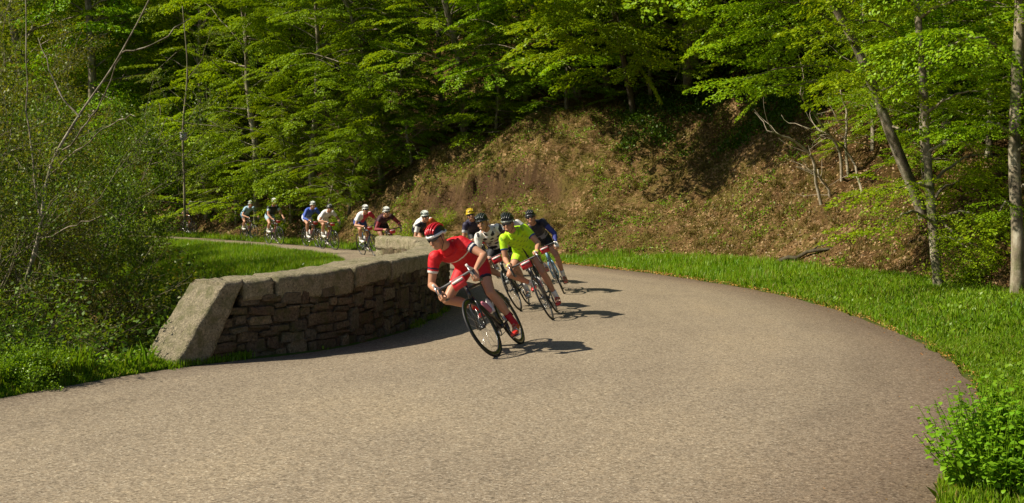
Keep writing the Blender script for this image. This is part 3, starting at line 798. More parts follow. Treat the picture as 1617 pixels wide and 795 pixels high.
feature_tree('beech_tree', tuple(px(1484, 462, 16.8)), [(1485, 470, 16.8, .10), (1480, 430, 16.8, .078), (1474, 370, 16.9, .072), (1466, 270, 17, .066), (1461, 180, 17.1, .062), (1455, 90, 17.2, .058), (1448, 10, 17.3, .052), (1442, -80, 17.4, .05), (1436, -170, 17.6, .03)],
  [[(1474, 300, 17), (1440, 290, 16.6), (1415, 298, 16.4), (1382, 300, 16.1), dict(sz=(.35, .85), spc=.26, yawj=1.5)], [(1474, 350, 16.9), (1440, 335, 16.5), (1415, 345, 16.2), (1392, 362, 16), dict(sz=(.35, .8), spc=.26, yawj=1.5)],
   [(1474, 345, 17), (1520, 335, 16.6), (1560, 350, 16.2), dict(sz=(.6, 1.0), spc=.26)], [(1472, 320, 17), (1500, 290, 17.5), (1550, 290, 18), dict(sz=(.6, 1.0), spc=.26)], [(1474, 380, 17), (1500, 375, 16.4), (1530, 395, 16), dict(sz=(.3, .5))], [(1472, 290, 17), (1520, 250, 17.2), (1580, 245, 17.4), dict(sz=(.4, .9), spc=.28, yawj=1.4)], [(1474, 340, 17), (1510, 370, 16.8), (1560, 400, 16.6), dict(sz=(.35, .8), spc=.28, yawj=1.4)],
   [(1462, 180, 17.1), (1510, 150, 16.6), (1570, 140, 16.2)], [(1462, 160, 17.1), (1420, 120, 16.5), (1370, 115, 16.1)], [(1457, 110, 17.2), (1500, 70, 16.6), (1560, 60, 16.2)],
   [(1455, 90, 17.2), (1400, 40, 16.4), (1330, 30, 15.9)], [(1450, 30, 17.3), (1510, 0, 16.4), (1590, 5, 15.9)], [(1450, 20, 17.3), (1400, -30, 16), (1330, -40, 15)], [(1446, -40, 17.3), (1500, -70, 16), (1600, -90, 15)], [(1440, -110, 17.4), (1360, -130, 16.5), (1270, -130, 16), dict(sz=(.9, 1.4), spc=.3)], [(1438, -150, 17.5), (1360, -220, 17), (1270, -240, 17), dict(sz=(.9, 1.4), spc=.3)], [(1438, -150, 17.5), (1500, -200, 17), (1580, -220, 17), dict(sz=(.9, 1.4), spc=.3)], [(1466, 240, 17), (1500, 225, 16.6), (1535, 230, 16.4), dict(sz=(.3, .6))]],  # large boughs above the frame are added to shade the slope
  'slender pale beech trunk standing upright on the verge, crossing the leaning trunk', 'beech trees by the verge')
feature_tree('beech_tree', tuple(px(1470, 375, 20.5)), [(1476, 395, 20.6, .13), (1458, 340, 20.5, .11), (1436, 285, 20.4, .10), (1404, 205, 20.3, .095), (1374, 125, 20.2, .088), (1345, 60, 20.1, .08), (1312, 0, 20, .072), (1275, -70, 19.8, .07), (1250, -150, 19.6, .04)],
  [[(1376, 130, 20.2), (1310, 105, 19.6), (1235, 110, 19), (1165, 128, 18.5), dict(sz=(.5, .9))], [(1372, 120, 20.2), (1320, 128, 19.4), (1260, 132, 18.8), (1200, 140, 18.6), dict(sz=(.35, .7))], [(1350, 70, 20.1), (1270, 45, 19.2), (1180, 60, 18.6)],
   [(1335, 45, 20.1), (1260, 5, 19), (1170, 10, 18)], [(1385, 150, 20.2), (1440, 120, 19.4), (1500, 110, 19)], [(1312, 0, 20), (1240, -40, 19), (1150, -40, 18)], [(1310, 0, 20), (1370, -30, 19), (1440, -20, 18.5)],
   [(1404, 200, 20.3), (1440, 205, 19.8), (1500, 195, 19.5), dict(sz=(.4, .8))], [(1350, 70, 20), (1400, 60, 21), (1460, 70, 22)], [(1290, -40, 20), (1330, -90, 19), (1400, -120, 18)], 
   [(1262, -110, 19.6), (1200, -120, 19.2), (1120, -110, 19), dict(sz=(.9, 1.4), spc=.3)], [(1258, -130, 19.6), (1200, -180, 18.5), (1130, -190, 17.5), dict(sz=(.9, 1.4), spc=.3)], [(1256, -140, 19.6), (1300, -180, 18), (1380, -200, 17), dict(sz=(.9, 1.4), spc=.3)],  # boughs out of view above the frame, added to shade the right-hand slope
   [(1256, -140, 19.6), (1300, -150, 21), (1380, -160, 22), dict(sz=(.9, 1.4), spc=.3)], [(1270, -80, 19.8), (1200, -70, 18.5), (1130, -60, 17.5), dict(sz=(.8, 1.3), spc=.3)]],
  'thick beech trunk leaning to the left with long boughs over the bare stems', 'beech trees by the verge')
feature_tree('beech_tree', tuple(px(1604, 492, 15.2)), [(1604, 500, 15.2, .11), (1606, 460, 15.2, .092), (1607, 380, 15.2, .084), (1602, 260, 15.3, .08), (1604, 160, 15.4, .078), (1609, 60, 15.5, .074), (1612, -40, 15.6, .068), (1614, -150, 15.8, .05)],
  [[(1603, 215, 15.3), (1570, 195, 14.9), (1525, 205, 14.6), dict(sz=(.3, .6))], [(1603, 300, 15.3), (1640, 290, 15), (1700, 300, 14.6)], [(1603, 240, 15.3), (1650, 220, 15), (1720, 220, 14.6)], [(1604, 160, 15.4), (1650, 120, 15), (1720, 110, 14.5)],
   [(1606, 100, 15.4), (1550, 60, 14.8), (1480, 50, 14.4)], [(1608, 40, 15.5), (1660, 10, 15), (1740, 0, 14)], [(1610, 0, 15.5), (1550, -50, 14.6), (1480, -70, 14)], [(1604, 330, 15.3), (1590, 320, 14.9), (1575, 335, 14.7), dict(sz=(.25, .4))]],
  'pale spotted beech trunk at the right edge, rising out of the verge', 'beech trees by the verge')
feature_tree('beech_tree', tuple(px(991, 160, 33.5)), [(1002, 185, 34.6, .11), (992, 130, 34.2, .10), (978, 60, 33.4, .09), (962, -20, 32, .08), (940, -120, 31, .07), (915, -230, 30, .06)],
  [[(970, 20, 32.5), (990, 60, 31.5), (1005, 100, 30.8), dict(sz=(.6, 1.0), spc=.35)], [(972, 30, 32.5), (940, 50, 31), (900, 90, 30), dict(sz=(.6, 1.1), spc=.35)], [(965, -10, 32), (920, 10, 30), (880, 40, 29), dict(sz=(.7, 1.1), spc=.35)],
   [(962, -20, 32), (1020, -20, 30.5), (1080, 10, 29.5), dict(sz=(.7, 1.2), spc=.35)], [(955, -60, 31.5), (900, -90, 29.5), (840, -90, 28.5), dict(sz=(1, 1.5), spc=.35)], [(950, -80, 31.4), (960, -110, 29), (970, -120, 27.5), dict(sz=(1, 1.5), spc=.35)],
   [(945, -100, 31.2), (1010, -130, 30), (1080, -130, 29), dict(sz=(1, 1.5), spc=.35)], [(935, -140, 30.8), (890, -180, 28.6), (850, -190, 27.4), dict(sz=(1, 1.5), spc=.35)], [(930, -160, 30.6), (980, -200, 28.5), (1030, -210, 27.5), dict(sz=(1, 1.5), spc=.35)], [(950, -80, 31.4), (900, -60, 32), (840, -60, 32.5), dict(sz=(1, 1.5), spc=.35)],  # boughs above the frame, added to shade the upper right bank
   [(940, -120, 31), (1000, -110, 32.5), (1070, -100, 33.5), dict(sz=(1, 1.5), spc=.35)]],
  'bright beech at the top centre whose boughs reach out above the bank', 'beech trees along the top of the bank', T=TEMPL, bk='darkbark')
# bare thin stems on the bank
t = empty('bare_shrub', tuple(px(1335, 385, 24))); tag(t, 'clump of thin bare grey stems rising from the dead leaves on the bank', 'shrub'); B = np.array(t.location)
for st in ([(1312, 382, 23.4, .035), (1302, 340, 23.4, .03), (1290, 290, 23.3, .028), (1283, 250, 23.1, .024), (1255, 225, 22.9, .02), (1211, 205, 22.6, .01)],
           [(1323, 372, 23.8, .03), (1316, 335, 23.8, .026), (1308, 300, 23.8, .024), (1290, 268, 23.6, .012)],
           [(1336, 366, 24, .034), (1330, 300, 24, .03), (1325, 240, 23.8, .026), (1300, 200, 23.6, .02), (1275, 165, 23.3, .012), (1262, 150, 23, .006)],
           [(1346, 364, 24.1, .034), (1342, 300, 24.1, .03), (1335, 220, 24, .025), (1337, 180, 24, .018), (1327, 140, 23.8, .008)],
           [(1388, 412, 22.6, .03), (1380, 370, 22.9, .024), (1362, 310, 23.2, .022), (1345, 250, 23.6, .018), (1310, 215, 23.4, .009), (1270, 200, 23.2, .005)]):
    m_ = MB(); P = catmull([px(*q[:3]) for q in st], 4) - B; P += rng.normal(0, .01, P.shape)
    rr = 1.25 * np.interp(np.linspace(0, 1, len(P)), np.linspace(0, 1, len(st)), [q[3] for q in st])
    m_.tube(P, list(rr), 7)
    for _ in range(7):
        k = rng.integers(len(P) // 2, len(P)); a = rng.uniform(0, 6.28)
        w_ = wander(P[k], (-abs(math.cos(a)) * .8, math.sin(a) * .5, rng.uniform(-.1, .7)), rng.uniform(.3, 1.0), 5, .25)
        m_.tube(w_, list(np.linspace(.009, .003, 6)), 4, cap=False)
    m_.obj('stem', M['palebark'], t)

# ------------------------------------------------------------------ saplings and scrub in the ravine at the left
rng = np.random.default_rng(102); random.seed(102)
def small_leaves(P, Dv, n_each, spread, leaf, r_, up=.5):
    n = len(P) * n_each
    C = np.repeat(P, n_each, 0) + r_.normal(0, spread, (n, 3))
    D = unit(np.repeat(Dv, n_each, 0) + r_.normal(0, .8, (n, 3)))
    Nn = unit(r_.normal(0, .6, (n, 3)) + np.array([0, 0, up]))
    l = leaf * r_.uniform(.6, 1.3, n)
    return quads(C, D, Nn, l, l * .6)
def grow(wood, P0, d, ln, r, depth, tips, seg=5, up=.03, spl=(3, 5), ang=.65, minr=.003):
    P = wander(P0, d, ln, seg, .16 if depth < 3 else .09, up)
    wood.tube(P, list(np.linspace(r, max(minr, r * .45), seg + 1)), 6 if r > .02 else 4, cap=False)
    if depth <= 1:
        for k in range(2, seg + 1): tips.append((P[k], P[k] - P[k - 1]))
    if depth == 0: return
    for _ in range(rng.integers(*spl)):
        f = rng.uniform(.3, 1.0); k = min(seg, max(1, int(f * seg)))
        dd = unit(P[k] - P[k - 1]); dd = unit(dd + rng.normal(0, ang, 3))
        grow(wood, P[k], dd, ln * rng.uniform(.45, .7), max(minr, r * .5), depth - 1, tips, seg, up, spl, ang, minr)
def sapling(h, stems, leaf=.05, n_each=5, depth=4, lean=(0, 0), mat='willow'):
    wood = MB(); tips = []
    for k in range(stems):
        a = rng.uniform(0, 6.28); s_ = rng.uniform(.05, .45)
        grow(wood, (rng.normal(0, .08), rng.normal(0, .08), -.3), (math.cos(a) * s_ + lean[0], math.sin(a) * s_ + lean[1], 1), h * rng.uniform(.5, .68), rng.uniform(.025, .045), depth, tips, 6)
    P = np.array([t_[0] for t_ in tips]); D = unit(np.array([t_[1] for t_ in tips]))
    return wood.mesh('trunk', M['twig']), fast_mesh('crown', small_leaves(P, D, n_each, .09, leaf, rng), 4, M[mat]), len(tips)
SAP = [sapling(rng.uniform(6.3, 7.8), rng.integers(2, 4), n_each=11, mat='scrub' if _ in (1, 4) else 'willow') for _ in range(5)]
def at(o, x, y, dz=0): o.location = (x, y, hz(x, y) + dz)
sap_spots = [(-6.3, 12.4, 0.72, 'thin small-leaved sapling at the left edge beside the road'), (-8, 14.2, 0.92, 'twiggy sapling with upright pale stem near the left edge'),
 (-7, 15.6, 0.78, 'many-branched sapling left of the slanted wall end'), (-9.3, 17.4, 1.1, 'tall twiggy sapling in the stream ravine'), (-8.6, 19.6, 1, 'sapling with crossing branches between the wall end and the far riders'),
 (-11, 21.5, 1.25, 'tall sapling over the middle of the ravine'), (-10.5, 25, 1.1, 'sparse sapling in front of the leftmost riders'), (-13.1, 26.4, 1.35, 'yellow-green sapling far down the ravine'),
 (-13.8, 30.5, 1.15, 'leafy sapling close to the far road'), (-16, 33.5, 1.25, 'yellow-green tree at the far side of the ravine'), (-19.6, 37.5, .9, 'tree by the far road at the left edge'), (-19.5, 42, .7, 'young tree on the grass edge at the far left of the road'),
 (-10.5, 19.6, 1.25, 'olive sapling behind the leaning pale tree'), (-8.8, 16.6, 1, 'dense olive sapling beside the leaning pale tree'), (-12.2, 24, 1.35, 'tall olive tree at the upper left'), (-12.4, 28.6, 1.25, 'olive tree just left of the small grey box'),
 (-11.8, 27.2, 0.95, 'slim olive sapling behind the small grey box'), (-7, 11.4, 0.72, 'leafy sapling at the left border close to the grass'), (-13.6, 34.0, 1.0, 'olive tree by the far road where the last riders disappear')]
for i, (x, y, s_, lb) in enumerate(sap_spots):
    t = empty('sapling', (0, 0, 0), (0, 0, rng.uniform(0, 6.28))); at(t, x, y, -.1); t.scale = (s_,) * 3; tag(t, lb, 'tree', 'small-leaved saplings in the ravine')
    k = i % 5; link('trunk', SAP[k][0], t); link('crown', SAP[k][1], t)
# the long leaning pale branches of the tree at the top left
feature_tree('leaning_tree', tuple(px(38, 470, 14.2)), [(30, 480, 14.2, .034), (60, 380, 14.3, .026), (78, 270, 14.5, .021), (120, 190, 14.7, .016), (175, 110, 14.9, .012), (215, 40, 15, .009), (245, -20, 15, .014), (270, -80, 15, .006)],
  [[(78, 262, 14.5), (130, 205, 14.3), (165, 150, 14.2), (190, 90, 14), dict(bare=True, r0=.013)], [(75, 280, 14.5), (120, 240, 14.1), (170, 200, 13.9), (215, 180, 13.7), dict(bare=True, r0=.011)], [(62, 340, 14.3), (45, 200, 14.6), (42, 90, 14.8), (40, -40, 15), dict(bare=True, r0=.012)],
   [(125, 185, 14.7), (90, 140, 14.8), (60, 60, 15), dict(bare=True, r0=.014)], [(190, 85, 15), (240, 70, 15), (300, 30, 15.1), dict(bare=True, r0=.012)], [(60, 380, 14.3), (110, 360, 14), (160, 340, 13.8), dict(bare=True, r0=.012)]],
  'leaning tree with long pale bare branches at the top left', None, bk='bark', seg=7)
# dark scrub: low shrubs
def shrub(h, rad, stems, n_each, leaf, mat, r0=.008):
    wood = MB(); tips = []
    for k in range(stems):
        a = rng.uniform(0, 6.28); s_ = rng.uniform(.1, 1.0) * rad / h
        P = wander((rng.normal(0, .05), rng.normal(0, .05), -.15), (math.cos(a) * s_ * 1.3, math.sin(a) * s_ * 1.3, 1), h * rng.uniform(.7, 1.1), 8, .16, -.05)
        wood.tube(P, list(np.linspace(r0, .003, 9)), 4, cap=False)
        for q in range(2, 9):
            tips.append((P[q], P[q] - P[q - 1]))
            if rng.random() < .6:
                a2 = rng.uniform(0, 6.28); w_ = wander(P[q], (math.cos(a2), math.sin(a2), .3), h * .22, 3, .2)
                wood.tube(w_, [.004, .003, .003, .002], 3, cap=False); tips += [(w_[2], w_[2] - w_[1]), (w_[3], w_[3] - w_[2])]
    P = np.array([t_[0] for t_ in tips]); D = unit(np.array([t_[1] for t_ in tips]))
    return wood.mesh('stems', M['darkbark']), fast_mesh('foliage', small_leaves(P, D, n_each, .07 * h ** .5, leaf, rng), 4, M[mat])
SHR = [shrub(1.7, 1.0, 26, 8, .06, 'under') for _ in range(3)] + [shrub(1.7, .9, 26, 8, .055, 'scrub') for _ in range(2)]
k = 0
shr_spots = []
for _ in range(4000):
    y = rng.uniform(9.8, 33); x = -y * rng.uniform(.285, .56)
    ti_ = float(tin(np.array([x]), np.array([y]))[0])
    if ti_ < .9 or (y > 26 and x > -.32 * y): continue
    if y > 24 and ti_ < 5: continue
    if all((x - a) ** 2 + (y - b) ** 2 > (.95 + .03 * y) ** 2 for a, b in shr_spots): shr_spots.append((x, y))
    if len(shr_spots) >= 62: break
for x, y in [(-4.9, 13.0), (-5.1, 14.4), (-4.9, 11.9), (-5.0, 16.4), (-4.75, 10.9), (-5.0, 10.2), (-4.5, 10.2)] + shr_spots:
    if y < 14 and x > -.345 * y and y > 10.3: continue
    if y > 18 and x > -.40 * y or y > 13 and x > -.34 * y: continue
    z0 = hz(x, y); k = rng.integers(5) if y > 13 else rng.integers(5)
    t = empty('shrub', (x, y, z0 - .05), (0, 0, rng.uniform(0, 6.28)))
    s_ = rng.uniform(.75, 1.15) * (1.0 if y > 14 else .8); t.scale = (s_, s_, s_ * rng.uniform(.85, 1.15))
    tag(t, 'dark leafy shrub in the tangled undergrowth of the ravine left of the wall', 'shrub', 'shrubs in the ravine undergrowth')
    link('stem', SHR[k][0], t); link('foliage', SHR[k][1], t)
for k, (x, y, s_, lb) in enumerate([(-4.75, 15.2, 1.5, 'leafy green shrub rising just behind the slanted end of the wall'), (-5.7, 18.0, 1.75, 'loose green shrub behind the wall end, before the lawn'), (-6.9, 21.6, 1.7, 'olive shrub at the left edge of the sunlit grass behind the wall'),
                              (-8.7, 26.2, 1.5, 'olive shrub on the grass below the far road'), (-11.0, 32.6, 1.2, 'small shrub at the edge of the far road under the grey box')]):
    t = empty('shrub', (x, y, hz(x, y) - .05), (0, 0, 1.3 * k)); t.scale = (s_,) * 3; tag(t, lb, 'shrub')
    link('stem', SHR[3 + k % 2][0], t); link('foliage', SHR[3 + k % 2][1], t)
# shrub and bright saplings by the grass edge
for (x, y, s_, lb, mk) in [(-4.12, 9.22, .40, 'rounded bright green bush on the grass at the left edge', 'b'),
                            (6.9, 16.6, .55, 'low leafy shrub between the two right-hand trunks', 'w'), (7.7, 17.4, .5, 'small shrub on the slope foot behind the trunk at the right edge', 'w'), (-6.0, 37.0, .55, 'small shrub at the far roadside behind the rider in blue', 'w'), (-3.3, 33.2, .6, 'green shrub on the left shoulder of the bare bank', 'w'), (-8.6, 40.4, .6, 'low shrub on the far roadside behind the rider in the dark jersey', 'w'), (-2.2, 33.6, .5, 'low green bush on the left of the bank above the rider in orange', 'w')]:
    if mk == 'b': a, b = shrub(1.0, .95, 60, 14, .055, 'herb')
    else: a, b = shrub(1.5, 1.1, 26, 7, .075, 'beech_bright')
    t = empty('shrub', (x, y, hz(x, y) - .03)); t.scale = (s_,) * 3; tag(t, lb, 'shrub'); link('stem', a, t); link('foliage', b, t)

# ------------------------------------------------------------------ grass
rng = np.random.default_rng(103); random.seed(103)
def blades(x, y, h, wdt, seg2=True, lean=.35):
    n = len(x); z = gsample(GZ, x, y) - .005
    a = rng.uniform(0, 2 * math.pi, n); ln = rng.normal(0, lean, n)
    dx, dy = np.cos(a), np.sin(a); sx, sy = -np.sin(a + rng.normal(0, .5, n)), np.cos(a)
    b = np.stack([x, y, z], 1); S = np.stack([sx, sy, 0 * sx], 1) * (wdt / 2)[:, None]
    mid = b + np.stack([dx * ln * h * .3, dy * ln * h * .3, h * .55], 1)
    tip = b + np.stack([dx * ln * h, dy * ln * h, h * (1 - .25 * np.abs(ln))], 1)
    if seg2: return np.stack([b - S, b + S, mid + S * .8, tip, mid - S * .8], 1)
    return np.stack([b - S, b + S, tip], 1)
def zone(n, x0, x1, y0, y1, cond):
    x = rng.uniform(x0, x1, n); y = rng.uniform(y0, y1, n)
    to = gsample(TO, x, y); ti = gsample(TI, x, y)
    k = cond(x, y, to, ti); return x[k], y[k]
def verge(x, y, to, ti):
    e = vergew(x, y) + .3 * fbm(x * 1.1, y * 1.1, 3, 3)
    return (to > .0 + .10 * fbm(x * 2.5, y * 2.5, 3, 8)) & (to < e + .1)
def hgt(x, y, a, b):
    return (a + (b - a) * rng.random(len(x))) * (.75 + .5 * np.clip(fbm(x * 1.6, y * 1.6, 3, 91) + .5, 0, 1.4))
G5 = []
x, y = zone(330000, 1.8, 7.6, 4.6, 12, verge); x, y = x[x < y * .5 + .2], y[x < y * .5 + .2]; G5.append(blades(x, y, hgt(x, y, .025, .095), rng.uniform(.005, .010, len(x))))
x, y = zone(190000, -4.5, 8.8, 12, 20, verge); G5.append(blades(x, y, hgt(x, y, .04, .13), rng.uniform(.008, .015, len(x))))
x, y = zone(120000, -5.3, -2.6, 8.0, 11.6, lambda x, y, to, ti: (ti > .02) & (ti < .75 + .25 * fbm(x * 2, y * 2, 2, 4)) & (rng.random(len(x)) < .8)); G5.append(blades(x, y, hgt(x, y, .02, .075), rng.uniform(.005, .010, len(x))))
x, y = zone(9000, -5.3, -3.4, 8.0, 10.4, lambda x, y, to, ti: (ti > .12) & (ti < .9) & (fbm(x * 3, y * 3, 2, 44) > .1)); G5.append(blades(x, y, rng.uniform(.12, .3, len(x)), rng.uniform(.006, .011, len(x))))
tag(link('verge_grass', fast_mesh('verge_grass', np.vstack([g.reshape(-1, 3) for g in G5]), 5, M['grass'])), kind='stuff')
G3 = []
x, y = zone(160000, -6, 9, 20, 32, verge); G3.append(blades(x, y, hgt(x, y, .06, .17), rng.uniform(.014, .028, len(x)), False))
x, y = zone(120000, -22, -3, 30, 52, verge); G3.append(blades(x, y, hgt(x, y, .06, .22), rng.uniform(.02, .04, len(x)), False))
x, y = zone(300000, -16, -2.6, 23, 42, lambda x, y, to, ti: (ti > .03) & (ti < 4.6 + .6 * fbm(x * .8, y * .8, 2, 4))); G3.append(blades(x, y, hgt(x, y, .07, .2), rng.uniform(.014, .03, len(x)), False))
tag(link('roadside_grass', fast_mesh('roadside_grass', np.vstack([g.reshape(-1, 3) for g in G3]), 3, M['grass'])), kind='stuff')
# weeds along the foot of the wall
x = []; y = []
for _ in range(3000):
    s_ = rng.uniform(-.1, 6.0) ** 1.0; o_ = -abs(rng.normal(0, .05)) - .0
    if fbm(np.array([s_ * 2.2]), np.array([.3]), 3, 9)[0] < -.05 and s_ > .7: continue
    p, _t = wp(max(0, s_), o_ if s_ > .05 else rng.uniform(-.2, .5)); x.append(p[0]); y.append(p[1])
x = np.array(x); y = np.array(y); b = blades(x, y, hgt(x, y, .02, .065), rng.uniform(.005, .012, len(x)))
b[..., 2] += .02
tag(link('wall_foot_weeds', fast_mesh('wall_foot_weeds', b.reshape(-1, 3), 5, M['grass'])), kind='stuff')

# ------------------------------------------------------------------ dead leaves, moss tufts and low plants on the bank
rng = np.random.default_rng(104); random.seed(104)
def flat_bits(x, y, size, mat, name, tilt=.5, dz=.012, asp=.6):
    n = len(x); z = gsample(GZ, x, y) + dz
    a = rng.uniform(0, 6.28, n); e = .06
    nx = -(gsample(GZ, x + e, y) - gsample(GZ, x - e, y)) / (2 * e); ny = -(gsample(GZ, x, y + e) - gsample(GZ, x, y - e)) / (2 * e)
    Nn = unit(np.stack([nx, ny, np.ones(n)], 1)) + rng.normal(0, tilt, (n, 3)); Nn = unit(Nn)
    D = np.stack([np.cos(a), np.sin(a), rng.normal(0, .3, n)], 1); D = unit(D - Nn * (D * Nn).sum(1, keepdims=True))
    q = quads(np.stack([x, y, z], 1) - D * size[:, None] * .5, D, Nn, size, size * asp)
    return tag(link(name, fast_mesh(name, q.reshape(-1, 3), 4, M[mat])), kind='stuff')
def slope(x, y, to, ti): 
    s = to - vergew(x, y)
    dens = np.clip(.03 + .7 * fbm(x * .45, y * .45, 3, 61) + .75 * sstep(x, 2.5, 6) - .1 * sstep(-x, 0, 4), .04, 1)
    return (s > -.15) & (s < 9) & (rng.random(len(x)) < dens)
x, y = zone(190000, -8, 11, 14, 40, slope)
flat_bits(x, y, rng.uniform(.035, .085, len(x)), 'litter', 'dead_leaves')
x, y = zone(60000, -26, -6, 34, 62, lambda x, y, to, ti: (to > .7) & (to < 5) & (rng.random(len(x)) < .7)); flat_bits(x, y, rng.uniform(.08, .14, len(x)), 'litter', 'dead_leaves')
def mossy(x, y, to, ti):
    s = to - vergew(x, y)
    return (s > .2) & (s < 8.5) & (fbm(x * .5 + 9, y * .5, 4, 71) > -.2) & (rng.random(len(x)) < .75)
M['moss'] = leaf_mat('dry_grass_blade', [(.07, .052, .012), (.135, .11, .02), (.20, .165, .037), (.22, .17, .06), (.09, .11, .015)], .25, tcol=(1.2, 1.1, .6), gloss=.01)
x, y = zone(170000, -8, 9, 16, 38, mossy); b = blades(x, y, rng.uniform(.03, .10, len(x)), rng.uniform(.01, .03, len(x)), False, .8)
tag(link('bank_tufts', fast_mesh('bank_tufts', b.reshape(-1, 3), 3, M['moss'])), kind='stuff')
# shaggy dry tufts
def tufts(n, zx, name, mat):
    x, y = zone(n, *zx, lambda x, y, to, ti: (to - vergew(x, y) > .1) & (to - vergew(x, y) < 8.5) & (fbm(x * .8 + 4, y * .8, 3, 72) > -.12))
    per = 26; X = np.repeat(x, per) + rng.normal(0, .05, len(x) * per); Y = np.repeat(y, per) + rng.normal(0, .05, len(x) * per)
    b = blades(X, Y, np.repeat(rng.uniform(.06, .2, len(x)), per) * rng.uniform(.6, 1.1, len(X)), rng.uniform(.01, .02, len(X)), False, 1.0)
    tag(link(name, fast_mesh(name, b.reshape(-1, 3), 3, M[mat])), kind='stuff')
tufts(7500, (-8, 9, 16, 37), 'dry_tufts', 'moss')
# low green plants in the shade high on the bank
def clumps(x, y, per, rad, leaf, mat, name, hh=.25):
    n = len(x); X = np.repeat(x, per) + rng.normal(0, rad, n * per); Y = np.repeat(y, per) + rng.normal(0, rad, n * per)
    Z = gsample(GZ, X, Y) + rng.random(n * per) * hh
    D = unit(rng.normal(0, 1, (n * per, 3)) + np.array([0, 0, .3])); Nn = unit(rng.normal(0, .5, (n * per, 3)) + np.array([0, -.3, 1]))
    l = leaf * rng.uniform(.6, 1.3, n * per)
    return tag(link(name, fast_mesh(name, quads(np.stack([X, Y, Z], 1), D, Nn, l, l * .6).reshape(-1, 3), 4, M[mat])), kind='stuff')
x, y = zone(4200, 3.2, 11, 18, 40, lambda x, y, to, ti: (to - vergew(x, y) > 3.6) & (to < 13) & (fbm(x * .7, y * .7, 3, 81) > -.15)); clumps(x, y, 26, .16, .09, 'under', 'low_plants')
x, y = zone(2400, -7, 8, 16, 36, lambda x, y, to, ti: (to - vergew(x, y) > .1) & (to < 8) & (fbm(x * .7, y * .7, 3, 83) > .05)); clumps(x, y, 22, .10, .06, 'grass', 'bank_weeds', .12)
x, y = zone(2500, -24, -5, 34, 62, lambda x, y, to, ti: (to > 1.2) & (to < 9) & (fbm(x * .5, y * .5, 3, 85) > 0)); clumps(x, y, 22, .2, .12, 'under', 'wood_floor_plants', .4)
x, y = zone(2600, -24, -3.4, 9.4, 40, lambda x, y, to, ti: (ti > .9) & (ti < 16) & (y < 24)); clumps(x, y, 30, .2, .075, 'under', 'ravine_floor_plants', .35)
x, y = zone(520, -5.4, -3.0, 8.8, 11.2, lambda x, y, to, ti: (ti > .3) & (ti < 1.3)); clumps(x, y, 14, .07, .04, 'grass', 'edge_herbs', .12)
# orange-brown debris along the outer rim of the asphalt
x, y = zone(420000, -4, 5, 4.5, 27, lambda x, y, to, ti: (np.abs(to - .015 - .03 * fbm(x * 2, y * 2, 2, 5)) < .035 * (1 + y * .02)) & (rng.random(len(x)) < .8))
flat_bits(x, y, rng.uniform(.4, 1, len(x)) * (.012 + .0013 * y), 'rimlitter', 'rim_debris', .4, .032)
x, y = zone(90000, -5, 5, 4.5, 24, lambda x, y, to, ti: (to < -.02) & (to > -.9) & (rng.random(len(x)) < np.exp(to * 5) * .25 * (1 + 1.5 * fbm(x * 2, y * 2, 3, 99)))); flat_bits(x, y, rng.uniform(.01, .025, len(x)), 'rimlitter', 'rim_debris', .3, .035)

# ------------------------------------------------------------------ bicycles (local: x forward, y left, z up, ground at 0)
WR = .336; RAX = np.array([-.50, 0, WR]); FAX = np.array([.49, 0, WR]); BB = np.array([-.09, 0, .272])
HT = np.array([.325, 0, .80]); HB = np.array([.365, 0, .655]); SEAT = np.array([-.285, 0, .965]); BARZ = .90
_mc = {}
def cached(key, fn):
    if key not in _mc: _mc[key] = fn()
    return _mc[key]
def wheel_parts(deep, lod):
    n = 48 if lod == 0 else 32
    rim = MB(); rw = .05 if deep else .022
    rim.torus((0, 0, 0), WR - .016 - rw / 2, rw / 2, n, 8, 0, .011)
    rim.tube([(0, -.035, 0), (0, .035, 0)], .018, 10)
    ty = MB(); ty.torus((0, 0, 0), WR - .0125, .0125, n, 8)
    sp = MB()
    for k in range(20):
        a = k * 2 * math.pi / 20; s_ = (-1) ** k
        sp.tube([(0, s_ * .028, 0), ((WR - .03) * math.cos(a), 0, (WR - .03) * math.sin(a))], .0016 if lod == 0 else .0022, 3)
    return rim, ty, sp
def bar_points():
    """right half of a drop bar from stem centre outwards (y negative)"""
    return [(.415, 0, BARZ), (.415, -.10, BARZ), (.42, -.175, BARZ), (.445, -.205, BARZ), (.485, -.21, BARZ - .005), (.515, -.21, BARZ - .04), (.515, -.21, BARZ - .085), (.49, -.212, BARZ - .12), (.44, -.214, BARZ - .13), (.385, -.214, BARZ - .128)]
